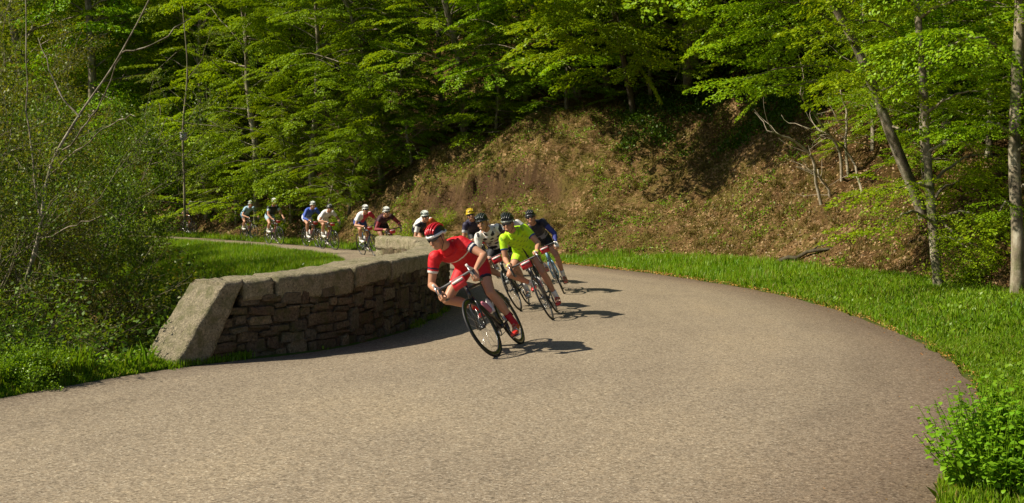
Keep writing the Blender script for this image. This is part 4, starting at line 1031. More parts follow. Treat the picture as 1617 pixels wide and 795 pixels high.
def make_bike(loc, yaw, lean, label, group, frame=(.012, .012, .014), steer=0.0, crank=90, plate=True, deep=False, hood=(.015, .015, .015), tape=(.015, .015, .015), bottle=(.5, .2, .25), lod=0, saddle=(.02, .02, .02)):
    r = empty('road_bicycle', loc, (lean, 0, yaw)); tag(r, label, 'bicycle', group)
    fm = gloss(frame, .3) if sum(frame) > .06 else M['carbon']
    # frame
    m = MB()
    m.tube([HB + (.0, 0, .01), BB], [.026, .027], 10); m.tube([HT - (.0, 0, .03), (-.245, 0, .79)], [.018, .015], 8)
    m.tube([BB, (-.245, 0, .80)], [.02, .017], 8); m.tube([HB, HT], [.024, .021], 10)
    for s_ in (-1, 1):
        m.tube([BB + (0, s_ * .025, 0), RAX + (0, s_ * .062, 0)], [.012, .008], 6); m.tube([(-.24, s_ * .012, .77), RAX + (0, s_ * .062, 0)], [.009, .007], 6)
    m.tube([BB - (0, .04, 0), BB + (0, .04, 0)], .024, 10)
    m.obj('frame', fm, r)
    m = MB(); m.tube([(-.243, 0, .79), (-.272, 0, .94)], .0145, 8); m.obj('seatpost', M['carbon'], r)
    m = MB(); m.tube([(-.41, 0, .95), (-.36, 0, .96), (-.28, 0, .955), (-.18, 0, .95), (-.135, 0, .94)], [(.015, .06), (.022, .072), (.02, .045), (.016, .022), (.01, .014)], 10, up=(0, 0, 1)); m.obj('saddle', gloss(saddle, .4), r)
    # steering assembly: everything that turns with the fork
    axis = unit(HT - HB)
    Rm = Matrix.Rotation(steer, 4, Vector(axis)); T0 = Matrix.Translation(Vector(HB)); MS = T0 @ Rm @ T0.inverted()
    def put(o): o.matrix_local = MS @ o.matrix_local
    def obj_s(mb, name, mat, par=None):
        o = mb.obj(name, mat, par or r)
        if par is None: o.matrix_local = MS
        return o
    m = MB(); m.tube([HT + (-.003, 0, .01), HB], .019, 8)
    for s_ in (-1, 1): m.tube([HB + (0, s_ * .02, 0), HB + (.03, s_ * .045, -.07), FAX + (0, s_ * .05, 0)], [.014, .015, .008], 8)
    obj_s(m, 'fork', fm)
    m = MB(); m.tube([HT + (-.01, 0, .045), (.41, 0, BARZ)], .016, 8); m.tube([HT, HT + (-.012, 0, .06)], .017, 8); obj_s(m, 'stem', M['carbon'])
    bp = bar_points(); P = [(x, -y, z) for x, y, z in reversed(bp)] + bp[1:]
    m = MB(); m.tube(P, [.0155] * 6 + [.014] * 7 + [.0155] * 6, 8); hb = obj_s(m, 'handlebar', gloss(tape, .6))
    for s_ in (-1, 1):
        m = MB(); m.tube([(.47, s_ * .21, BARZ + .0), (.52, s_ * .212, BARZ + .012), (.555, s_ * .212, BARZ + .03), (.572, s_ * .212, BARZ + .065)], [(.019, .016), (.019, .016), (.018, .014), (.016, .013)], 8)
        o = m.obj('brake_hood', gloss(hood, .4), hb)
        m = MB(); m.tube([(.565, s_ * .212, BARZ + .03), (.575, s_ * .213, BARZ - .03), (.555, s_ * .216, BARZ - .10)], [.009, .007, .005], 6); m.obj('brake_lever', M['steel'], hb)
    if plate:
        m = MB(); m.box((.455, 0, BARZ - .055), (.003, .075, .052)); o = obj_s(m, 'number_plate', gloss((.62, .02, .03), .5))
        m = MB(); m.box((.460, 0, BARZ - .022), (.003, .066, .012)); m.obj('plate_band', gloss((.8, .78, .75), .5), o)
    lod_ = lod
    rim, ty, sp = cached(('w', deep, lod_), lambda: tuple(a.mesh(n_, mt) for a, n_, mt in zip(wheel_parts(deep, lod_), ('wheel', 'tyre', 'spokes'), (M['carbon'] if deep else gloss((.03, .03, .032), .35), M['rubber'], M['steel']))))
    for ax, front in ((FAX, True), (RAX, False)):
        wmat = Matrix.Translation(Vector(ax)); o = link('wheel', rim, r); o.matrix_local = (MS @ wmat) if front else wmat
        link('tyre', ty, o); link('spokes', sp, o)
    # drivetrain on the right side (y negative)
    m = MB(); m.torus(tuple(BB + (0, -.045, 0)), .085, .006, 24, 6)
    for k in range(5):
        a = k * 1.2566; m.tube([BB + (0, -.045, 0), BB + (.08 * math.cos(a), -.045, .08 * math.sin(a))], .008, 5)
    m.obj('chainring', M['steel'], r)
    m = MB(); m.tube([RAX + (0, -.045, 0), RAX + (0, -.02, 0)], [.045, .03], 14); m.obj('cassette', M['steel'], r)
    m = MB(); m.tube([RAX + (0.02, -.045, .045), BB + (0, -.045, .088)], .004, 4); m.tube([RAX + (.0, -.045, -.10), BB + (0, -.045, -.088)], .004, 4); m.tube([RAX + (.01, -.04, -.01), RAX + (0, -.045, -.12)], [.012, .008], 5); m.obj('chain', M['rubber'], r)
    a = R(crank)
    for s_, aa in ((-1, a), (1, a + math.pi)):
        e = BB + np.array([.17 * math.cos(aa), s_ * .07, .17 * math.sin(aa)])
        m = MB(); m.tube([BB + (0, s_ * .06, 0), e], [.013, .01], 6); o = m.obj('crank', M['carbon'], r)
        m = MB(); m.box(e + (0, s_ * .045, 0), (.035, .04, .007)); m.obj('pedal', M['steel'], o)
    for q0, q1, col in ((BB + (.13, 0, .155), BB + (.235, 0, .245 + .03), bottle), (BB + (-.04, 0, .16), BB + (-.085, 0, .33), (.75, .72, .7))):
        d = unit(q1 - q0); nrm = np.array([-d[2], 0, d[0]]) * (.05 if q1[0] > BB[0] else -.05) * 1.2
        m = MB(); m.tube([q0 + nrm, q0 + nrm + d * .01, q0 + nrm + d * .11, q0 + nrm + d * .13, q0 + nrm + d * .15, q0 + nrm + d * .165], [.033, .036, .036, .03, .016, .012], 10); m.obj('water_bottle', gloss(col, .35), r)
    return r

# ------------------------------------------------------------------ riders
def remesh(me, vox, smooth_it=2):
    o = bpy.data.objects.new('tmp', me); COL.objects.link(o)
    md = o.modifiers.new('r', 'REMESH'); md.mode = 'VOXEL'; md.voxel_size = vox; md.use_smooth_shade = True
    if smooth_it: s_ = o.modifiers.new('s', 'SMOOTH'); s_.iterations = smooth_it; s_.factor = .5
    dg = bpy.context.evaluated_depsgraph_get(); dg.update()
    out = bpy.data.meshes.new_from_object(o.evaluated_get(dg))
    bpy.data.objects.remove(o); bpy.data.meshes.remove(me)
    return out
def ik(A, C, l1, l2, pole):
    A = np.array(A, float); C = np.array(C, float); d = C - A; D = np.linalg.norm(d)
    if D > (l1 + l2) * .998: C = A + d / D * (l1 + l2) * .998; d = C - A; D = np.linalg.norm(d)
    u = d / D; a = (l1 * l1 - l2 * l2 + D * D) / (2 * D); h = math.sqrt(max(0, l1 * l1 - a * a))
    p = np.array(pole, float); p = unit(p - u * p.dot(u))
    return A + u * a + p * h, C
def frame_of(fwd, up):
    x = unit(np.array(fwd, float)); z = np.array(up, float); z = unit(z - x * z.dot(x)); return np.array([x, np.cross(z, x), z])
def smooth_mesh(me): me.polygons.foreach_set('use_smooth', np.ones(len(me.polygons), bool)); me.update()
def assign(me, fn):
    n = len(me.polygons); c = np.empty(n * 3); me.polygons.foreach_get('center', c)
    me.polygons.foreach_set('material_index', fn(c.reshape(-1, 3)).astype(np.int32)); me.update()
PERSON = [0]
def make_rider(bike, label, group, torso=38, grip=('hood', 'hood'), crank=90, jersey=None, shorts=None, helmet=((.8, .8, .8), (.1, .1, .1)), glasses=True, head_yaw=0, head_roll=0, head_pitch=0, steer=0.0,
               skin='skin', sleeve=.55, legs=.55, sock=(.8, .8, .8), sockh=.12, shoe=((.8, .8, .8), (.6, .02, .02)), gloves=None, knee_out=(0.03, .03), lod=0, twist=0.0, elbow=1.0, size=1.0, sleeve_cols=None, hipcols=None):
    """jersey: (list of colours, fn(s,y,n,arm)->index); s along the spine 0..1, y across, n towards the back, arm 0..1 or -1"""
    vox = {0: .0065, 1: .009, 2: .014}[lod]
    if jersey is None: jersey = ([(.8, .8, .8)], None)
    if shorts is None: shorts = ([(.012, .012, .018)], None)
    p = empty('person', bike.location, bike.rotation_euler); tag(p, label, 'person', group)
    axis = unit(HT - HB); MS = Matrix.Translation(Vector(HB)) @ Matrix.Rotation(steer, 4, Vector(axis)) @ Matrix.Translation(Vector(-HB))
    th = R(torso); sp = np.array([math.cos(th), 0, math.sin(th)]); bk = np.array([-math.sin(th), 0, math.cos(th)])
    hip = SEAT + (.03, 0, .075); TL = .50 * size
    # slightly rounded back: spine points
    lat0 = np.array([0, 1, 0]); sh = hip + sp * TL + np.array([0, 0, .0]); 
    def spine(s): return hip + sp * TL * s + bk * (.055 * math.sin(math.pi * min(1, max(0, s)) * .9))
    shc = spine(1.0) + np.array([0, -.03 * twist, 0]); lat = unit(np.array([-.18 * twist, 1, 0]))
    B = MB(); J = MB(); S_ = MB()
    secs = [(-.16, .145, .115), (-.02, .172, .125), (.14, .165, .118), (.34, .138, .105), (.56, .155, .115), (.78, .175, .118), (.93, .178, .10), (1.03, .13, .075)]
    def torso_tube(mb, inf, a=0, b=99, n=20):
        P = [spine(s) for s, _, _ in secs][a:b]; rr = [((h + inf), (w_ + inf)) for _, w_, h in secs][a:b]
        mb.tube(P, rr, n, up=bk)
    torso_tube(B, 0)
    for s_ in (-1, 1): B.ell(shc + lat * s_ * .165 - bk * .01, (.068, .068, .068))
    # neck and head
    hc = shc + unit(sp * .9 + np.array([.15, 0, .62])) * .205 + np.array([.02, 0, 0])
    B.tube([shc - sp * .04 + bk * .01, shc + (hc - shc) * .4, hc + (-.02, 0, -.03)], [.075, .058, .055], 12)
    Hm = (Matrix.Rotation(head_yaw, 3, 'Z') @ Matrix.Rotation(-head_pitch, 3, 'Y') @ Matrix.Rotation(head_roll, 3, 'X'))
    HX = np.array([Hm @ Vector(v) for v in ((1, 0, 0), (0, 1, 0), (0, 0, 1))])
    def hp(x, y, z): return hc + np.array([x, y, z]) @ HX
    B.ell(hc + np.array([-.012, 0, .03]) @ HX, (.098, .076, .095), HX, 16, 12)
    B.tube([hp(.02, 0, .05), hp(.035, 0, -.02), hp(.045, 0, -.07), hp(.048, 0, -.108)], [(.06, .066), (.058, .06), (.048, .048), (.022, .026)], 14, up=HX[0])
    B.tube([hp(.085, 0, .03), hp(.108, 0, -.002), hp(.116, 0, -.022), hp(.096, 0, -.034)], [.009, .012, .016, .008], 8)      # nose
    B.ell(hp(.086, 0, .036), (.016, .052, .012), HX)                                                                        # brow
    B.ell(hp(.088, 0, -.060), (.014, .026, .0075), HX); B.ell(hp(.086, 0, -.073), (.013, .022, .007), HX)                    # lips
    for s_ in (-1, 1):
        B.ell(hp(-.005, s_ * .076, -.005), (.022, .010, .034), HX); B.ell(hp(.060, s_ * .042, -.025), (.026, .02, .024), HX)  # ear, cheek
    # legs
    a0 = R(crank); joints = {}
    for i, (s_, aa) in enumerate(((-1, a0), (1, a0 + math.pi))):
        hj = hip + np.array([0.0, s_ * .092, -.015]); ped = BB + np.array([.17 * math.cos(aa), s_ * .115, .17 * math.sin(aa)])
        down = -math.sin(aa); heel = .105 + .02 * down
        ank = ped + np.array([-.135, 0, heel + .012])
        kn, ank = ik(hj, ank, .425 * size, .425 * size, (1, s_ * (knee_out[i] * 6), .25))
        B.tube([hj + (hj - kn) * .06, hj + (kn - hj) * .25, hj + (kn - hj) * .6, hj + (kn - hj) * .9, kn], [.088, .085, .066, .055, .053], 14)
        B.ell(kn, (.053, .053, .053)); dk = kn - hj
        cb = unit(np.cross(np.array([0, 1, 0]), ank - kn)); cb = cb if cb[0] < 0 else -cb
        B.tube([kn, kn + (ank - kn) * .14 + cb * .01, kn + (ank - kn) * .32 + cb * .018, kn + (ank - kn) * .6 + cb * .008, kn + (ank - kn) * .85, ank], [.050, .052, .056, .042, .031, .033], 14)
        B.tube([ank, ank + (.03, 0, -.05), ped + (.06, 0, .035)], [.034, .036, .02], 8)
        joints['leg', s_] = (hj, kn, ank, ped)
        lg = legs
        q = hj + (kn - hj) * lg
        S_.tube([hj - (kn - hj) * .05, hj + (kn - hj) * .25, hj + (kn - hj) * min(.6, lg * .8), q], [.097, .093, .078 if lg > .5 else .08, .066 if lg < 1 else .06], 16)
        # sock and shoe
        m = MB(); sk0 = ank + unit(kn - ank) * sockh
        m.tube([ank + (.01, 0, -.035), ank, ank + unit(kn - ank) * sockh * .5, sk0], [.040, .038, .038, .042], 12); m.obj('sock', cloth(sock), p)
        m = MB()
        pts = [ank + (-.055, 0, -.045), ank + (-.03, 0, -.05), ank + (.03, 0, -.055), ped + (-.02, 0, .04), ped + (.04, 0, .034), ped + (.095, 0, .03), ped + (.112, 0, .026)]
        m.tube(pts, [(.022, .02), (.042, .034), (.045, .036), (.036, .044), (.03, .046), (.02, .034), (.008, .014)], 12, up=(0, 0, 1))
        m.tube([ank + (0, 0, -.03), ank + (.012, 0, -.06)], [.042, .045], 12)
        so_ = m.mesh('shoe', [gloss(shoe[0], .3), gloss(shoe[1], .3), M['rubber']])
        so_ = remesh(so_, .006 if lod == 0 else .01, 1) if lod < 2 else so_
        if lod < 2:
            so_.materials.clear(); [so_.materials.append(x_) for x_ in (gloss(shoe[0], .3), gloss(shoe[1], .3), M['rubber'])]
            zc = ped[2]
            assign(so_, lambda c: np.where(c[:, 2] < zc + .016, 2, np.where((c[:, 0] < ank[0] + .0) | (np.abs((c[:, 0] - ped[0] + .01)) < .014), 1, 0)))
        link('shoe', so_, p)
        if lg < .99 and lod < 2:
            m = MB(); u = unit(kn - hj); m.tube([q - u * .035, q + u * .002], [.071, .0685], 16); m.obj('leg_band', cloth(hipcols or (.012, .012, .018)), p)
    # arms
    for i, s_ in enumerate((-1, 1)):
        g = grip[i]
        if g == 'hood': G = Vector((.525, s_ * .213, BARZ + .04)); f = np.array([.93, 0, .05]); u = np.array([-.05, s_ * .35, .93])
        elif g == 'drop': G = Vector((.50, s_ * .215, BARZ - .085)); f = np.array([.60, s_ * -.05, -.62]); u = np.array([.62, s_ * .55, .55])
        else: G = Vector((.42, s_ * .12, BARZ + .03)); f = np.array([.9, 0, -.1]); u = np.array([0, 0, 1.])
        G = np.array(MS @ G); Fr = frame_of(f, u); f, u = Fr[0], Fr[2]; w_ = np.array([0, -s_, 0]) ; w_ = unit(w_ - f * w_.dot(f) - u * w_.dot(u)) if abs(np.dot(w_, np.cross(f, u))) > .05 else np.cross(f, u) 
        wr = G - f * .075 + u * .018
        sj = shc + lat * s_ * .175 - bk * .012
        el, wr2 = ik(sj, wr, .285 * size, .26 * size, (-.35, s_ * .8 * elbow, -.75)); wr = wr2
        B.tube([sj, sj + (el - sj) * .35, sj + (el - sj) * .7, el], [.056, .050, .044, .038], 12); B.ell(el, (.039, .039, .039))
        B.tube([el, el + (wr - el) * .3, el + (wr - el) * .7, wr], [.038, .041, .031, (.022, .028)], 12)
        kc = wr + f * .085
        B.tube([wr, wr + f * .04, kc], [(.018, .026), (.017, .038), (.013, .040)], 12, up=u)
        for k, (ln_, rr) in enumerate(((.070, .0088), (.078, .0092), (.073, .0088), (.058, .008))):
            o = kc + w_ * (.028 - k * .019); q1 = o + f * ln_ * .38 - u * ln_ * .16; q2 = q1 + f * ln_ * .02 - u * ln_ * .42; q3 = q2 - f * ln_ * .30 - u * ln_ * .16
            B.tube([o - f * .012, o, q1, q2, q3], [rr, rr, rr, rr * .95, rr * .8], 7)
        o = wr + f * .028 + w_ * .024; B.tube([o, o + f * .028 + w_ * .022 - u * .012, o + f * .05 + w_ * .012 - u * .038, o + f * .06 - u * .058], [.013, .012, .0105, .009], 7)
        q = sj + (el - sj) * min(sleeve, 1.0)
        J.ell(shc + lat * s_ * .160 - bk * .01, (.077, .077, .077))
        if sleeve <= 1: J.tube([sj, sj + (el - sj) * .3, q], [.067, .061, .055], 14)
        else:
            J.tube([sj, sj + (el - sj) * .5, el], [.066, .054, .046], 14); J.ell(el, (.046, .046, .046)); J.tube([el, el + (wr - el) * .4, el + (wr - el) * .93], [.046, .045, .03], 14)
        if gloves is not None:
            m = MB(); m.tube([wr - f * .015, wr + f * .04, kc + f * .006], [(.026, .032), (.023, .044), (.019, .046)], 12, up=u); m.obj('glove', cloth(gloves), p)
        joints['arm', s_] = (sj, el, wr)
    torso_tube(J, .011, 2); torso_tube(S_, .010, 0, 4)
    J.tube([shc, shc + (hc - shc) * .30], [.082, .066], 14)
    bm = remesh(B.mesh('body', M[skin]), vox, 2 if lod == 0 else 1); bm.materials.clear(); bm.materials.append(M[skin]); link('body', bm, p)
    jm = remesh(J.mesh('jersey', M[skin]), vox * 1.15, 3 if lod < 2 else 1)
    n = len(jm.vertices); co = np.empty(n * 3); jm.vertices.foreach_get('co', co); co = co.reshape(-1, 3); PERSON[0] += 1
    if lod < 2:
        dn = fbm(co[:, 0] * 14 + co[:, 2] * 9, co[:, 1] * 20 + co[:, 2] * 6, 2, 900 + PERSON[0]); no = np.empty(n * 3); jm.vertices.foreach_get('normal', no)
        co += no.reshape(-1, 3) * (dn * .0055)[:, None]; jm.vertices.foreach_set('co', co.ravel())
    jm.materials.clear(); [jm.materials.append(cloth(c)) for c in jersey[0]]
    if jersey[1]:
        def jf(c):
            rel = c - hip; s = rel @ sp / TL; y = rel[:, 1]; nn = rel @ bk; arm = np.full(len(c), -1.)
            for s_ in (-1, 1):
                sj, el, wr = joints['arm', s_]
                d = unit(el - sj); t_ = (c - sj) @ d / np.linalg.norm(el - sj); rad = np.linalg.norm((c - sj) - np.outer((c - sj) @ d, d), axis=1)
                d2 = unit(wr - el); t2 = (c - el) @ d2 / np.linalg.norm(wr - el); rad2 = np.linalg.norm((c - el) - np.outer((c - el) @ d2, d2), axis=1)
                arm = np.where((rad < .085) & (t_ > .12) & (np.abs(y) > .13), t_, arm); arm = np.where((rad2 < .07) & (t2 > 0) & (t2 < 1.1) & (np.abs(y) > .1), 1 + t2, arm)
            return jersey[1](s, y, nn, arm)
        assign(jm, jf)
    smooth_mesh(jm); link('jersey', jm, p)
    sm_ = remesh(S_.mesh('shorts', M[skin]), vox * 1.15, 2 if lod < 2 else 1); sm_.materials.clear(); [sm_.materials.append(cloth(c)) for c in shorts[0]]
    if shorts[1]:
        def sf(c):
            t_ = np.full(len(c), -1.)
            for s_ in (-1, 1):
                hj, kn, _, _ = joints['leg', s_]; d = unit(kn - hj)
                q = (c - hj) @ d / np.linalg.norm(kn - hj); t_ = np.where(c[:, 1] * s_ > 0, q, t_)
            return shorts[1](t_, c[:, 1])
        assign(sm_, sf)
    smooth_mesh(sm_); link('shorts', sm_, p)
    # helmet: vented shell of ribs over a dark liner, rim and straps
    hh, hd = helmet[:2]
    def dome(mb, sx, sy, sz, z0, nu=28, nv=10, m=0, off=(-.012, 0, .045)):
        V = []; F = []
        for i in range(nv + 1):
            e = math.pi / 2 * i / nv
            for j in range(nu):
                a = 2 * math.pi * j / nu; x = math.cos(a) * math.cos(e) * sx; y = math.sin(a) * math.cos(e) * sy; z = math.sin(e) * sz
                if x < 0: x *= 1.18 - .1 * math.sin(e)
                V.append(hp(x + off[0], y + off[1], z + off[2] - (.02 if (i == 0 and x < 0) else 0)))
        for i in range(nv):
            for j in range(nu): F.append((i * nu + j, i * nu + (j + 1) % nu, (i + 1) * nu + (j + 1) % nu, (i + 1) * nu + j))
        F.append(tuple(reversed(range(nu)))); mb.add(V, F, m)
    m = MB(); dome(m, .112, .088, .098, 0); hobj = m.obj('helmet', gloss(hd, .5), p)
    m = MB()
    for y0 in (-.062, -.032, 0, .032, .062):
        P = []; rr = []
        for i in range(11):
            e = -1.12 + 2.3 * i / 10.0; x = math.sin(e) * .122 * (1.12 if e < 0 else 1); zz = math.cos(e) * .108
            k = math.sqrt(max(.05, 1 - (y0 / .098) ** 2)); yy = y0 * (.55 + .45 * math.cos(e))
            P.append(hp(x * (.6 + .4 * k) - .012, yy, zz * k + .045)); rr.append((.010, .0095 if i not in (0, 10) else .006))
        m.tube(P, rr, 8, up=HX[2])
    m.obj('helmet_rib', gloss(hh, .25), hobj)
    m = MB(); P = []
    for j in range(24):
        a = 2 * math.pi * j / 24; x = math.cos(a) * .114; x = x * 1.16 if x < 0 else x
        P.append(hp(x - .012, math.sin(a) * .091, .048 - (.022 if x < 0 else 0)))
    P.append(P[0]); m.tube(P, [(.015, .009)] * 25, 8, cap=False, up=HX[2]); m.obj('helmet_rim', gloss(hh if lod else helmet[2] if len(helmet) > 2 else hh, .25), hobj)
    m = MB()
    for s_ in (-1, 1): m.tube([hp(.02, s_ * .08, .04), hp(.01, s_ * .072, -.05), hp(.03, s_ * .03, -.118)], .004, 4)
    m.obj('chin_strap', cloth((.02, .02, .02)), hobj)
    if glasses:
        m = MB(); P = [hp(.02, -.079, .022), hp(.075, -.062, .020), hp(.102, -.032, .014), hp(.108, 0, .016), hp(.102, .032, .014), hp(.075, .062, .020), hp(.02, .079, .022)]
        m.tube(P, [(.004, .004), (.014, .005), (.018, .005), (.013, .005), (.018, .005), (.014, .005), (.004, .004)], 10, up=HX[2]); m.obj('sunglasses', M['lens'], p)
    else:
        for s_ in (-1, 1):
            m = MB(); m.ell(hp(.083, s_ * .031, .014), (.011, .013, .011), HX, 10, 8); m.obj('eye', M['lens'], p)
    return p

WHT = (.78, .76, .72); BLK = (.014, .014, .018); NVY = (.015, .02, .06)
def yawof(hx, hy): return math.atan2(hy, hx)
def place(fx, fy, hx, hy):
    """bike origin from the front wheel's contact point and heading"""
    l = math.hypot(hx, hy); return (fx - hx / l * .49, fy - hy / l * .49, .0)
def rz_(x, y): return .02
def rider(fx, fy, hx, hy, lean, blabel, plabel, bk=None, rd=None, crank=90, steer=0, lod=0, gp='near', zoff=0.0, size=.935):
    loc = place(fx, fy, hx, hy); loc = (loc[0], loc[1], .012 + zoff)
    b = make_bike(loc, yawof(hx, hy), R(lean), blabel, 'road bicycles of the racing cyclists', crank=crank, steer=steer, lod=min(lod, 1), **(bk or {}))
    kw = dict(lod=lod); kw.update(rd or {})
    p = make_rider(b, plabel, 'racing cyclists riding through the bend', crank=crank, steer=steer, **kw)
    b.scale = (size,) * 3; p.scale = (size,) * 3
    return b, p
# red leader
def jr(s, y, n, arm):
    m = np.zeros(len(s)); m = np.where((s > .66 + .12 * 0) & (s < .735) & (n < .03) & (arm < 0), 1, m)
    m = np.where((arm > .34) & (arm < .40), 2, m); m = np.where((arm > .46), np.where(y > 0, 2, 1), m); m = np.where((arm > .40) & (arm <= .46) , np.where(y > 0, 1, 0), m); return m
rider(-.14, 10.88, -.26, -.97, 29.5, 'black racing bicycle with deep dark wheels ridden by the cyclist in red', 'cyclist in red leading the group, red and white helmet, leaning into the bend',
      dict(deep=True, hood=(.75, .73, .7), tape=(.10, .10, .10), bottle=(.55, .18, .25)),
      dict(torso=21, grip=('drop', 'drop'), jersey=([(.60, .012, .02), WHT, NVY], jr), shorts=([(.58, .012, .02), WHT, NVY], lambda t, y: np.where(t > .53, np.where(y > 0, 2, 1), 0)), helmet=((.62, .02, .03), (.02, .012, .012), (.8, .8, .8)),
           head_yaw=R(-24), head_roll=R(-16), head_pitch=R(-12), sock=(.45, .01, .02), sockh=.13, shoe=((.62, .03, .02), WHT), knee_out=(.20, -.02), elbow=1.2, twist=.5, skin='skin', legs=.6), crank=96, steer=R(-4), size=.985)
# green-yellow rider
rider(.53, 14.2, -.10, -1, 26, 'black racing bicycle with white forks ridden by the cyclist in fluorescent yellow', 'cyclist in a fluorescent yellow jersey and shorts with a black helmet',
      dict(frame=(.05, .05, .055), hood=(.6, .6, .55), tape=(.06, .06, .06)),
      dict(torso=32, grip=('hood', 'hood'), jersey=([(.48, .78, .012), (.03, .06, .25), (.26, .46, .02)], lambda s, y, n, a: np.where(a > .47, 1, np.where((np.sin(s * 31 + y * 9) * np.sin(y * 47 - s * 13) > .55) & (n < .02) & (a < 0), 2, 0))),
           shorts=([(.46, .75, .012), BLK], lambda t, y: np.where((t > .42) | (np.abs(y) < .012), 1, 0)), helmet=((.03, .035, .03), (.015, .015, .015), (.2, .22, .18)), head_yaw=R(-14), head_roll=R(-18), head_pitch=R(-8),
           sock=WHT, sockh=.09, shoe=((.62, .03, .03), WHT), gloves=(.5, .6, .05), knee_out=(.14, .0), lod=0, skin='skin', legs=.5, elbow=.5), crank=88, steer=R(-3))
# white and black rider
def jw(s, y, n, arm):
    q = np.sin(y * 38 + s * 9) * np.sin(s * 24 - y * 12)
    m = np.where(q > .35, 1, 0); m = np.where((arm > .3) & (y > 0), np.where(np.sin(arm * 40) > 0, 1, 2), m); m = np.where((np.abs(s - .62) < .03) & (y > 0), 2, m); return np.where((arm > .1) & (y < 0), 0, m)
rider(.12, 15.35, -.14, -1, 25, 'dark racing bicycle behind the leader, ridden by the cyclist in white and black', 'cyclist in a patterned white and black jersey with a dark helmet, behind the leader',
      dict(frame=(.02, .02, .022), hood=(.5, .5, .5), bottle=(.2, .5, .2)),
      dict(torso=28, grip=('hood', 'hood'), jersey=([WHT, (.03, .03, .035), (.45, .12, .16)], jw), helmet=((.06, .07, .06), (.012, .012, .012), (.03, .03, .03)), head_yaw=R(-12), head_roll=R(-14), head_pitch=R(-6), glasses=False,
           sock=WHT, shoe=((.5, .5, .5), BLK), knee_out=(.12, .02), lod=0, elbow=.6, hipcols=(.5, .5, .48)), crank=100, steer=R(-3))
# blue rider
rider(.86, 18.0, -.02, -1, 24, 'light blue racing bicycle at the right of the front group', 'cyclist in a dark blue long sleeved jersey reaching wide to the bars, black helmet',
      dict(frame=(.16, .35, .5), hood=(.02, .02, .02)),
      dict(torso=30, grip=('drop', 'drop'), jersey=([(.02, .02, .035), (.035, .045, .22), (.2, .2, .27)], lambda s, y, n, a: np.where(a > .35, 1, np.where((s < .42) & (n < .02), 2, 0))), sleeve=1.5, helmet=((.05, .05, .055), (.012, .012, .012)), head_yaw=R(-5), head_roll=R(-12),
           gloves=WHT, sock=WHT, shoe=((.5, .12, .08), BLK), knee_out=(.1, .05), lod=1, elbow=.9), crank=80)
# mostly hidden behind the yellow one
rider(.42, 19.9, -.02, -1, 24, 'bicycle almost hidden behind the cyclist in fluorescent yellow', 'cyclist with a white and blue shoulder showing just behind the fluorescent yellow one', dict(frame=(.3, .3, .3)),
      dict(torso=22, grip=('drop', 'drop'), jersey=([WHT, (.05, .1, .4)], lambda s, y, n, a: np.where(a > .3, 1, 0)), helmet=((.05, .05, .05), (.02, .02, .02)), lod=2), crank=60)
# yellow helmet
rider(-.27, 21.4, .12, -1, 23, 'dark bicycle behind the cyclist in white and black, mostly hidden', 'cyclist with a bright yellow helmet and dark jersey behind the front group', dict(),
      dict(torso=27, jersey=([(.025, .02, .05), (.5, .5, .5)], lambda s, y, n, a: np.where(a > .35, 1, 0)), helmet=((.75, .55, .02), (.5, .34, .02)), head_roll=R(-10), lod=1), crank=110)
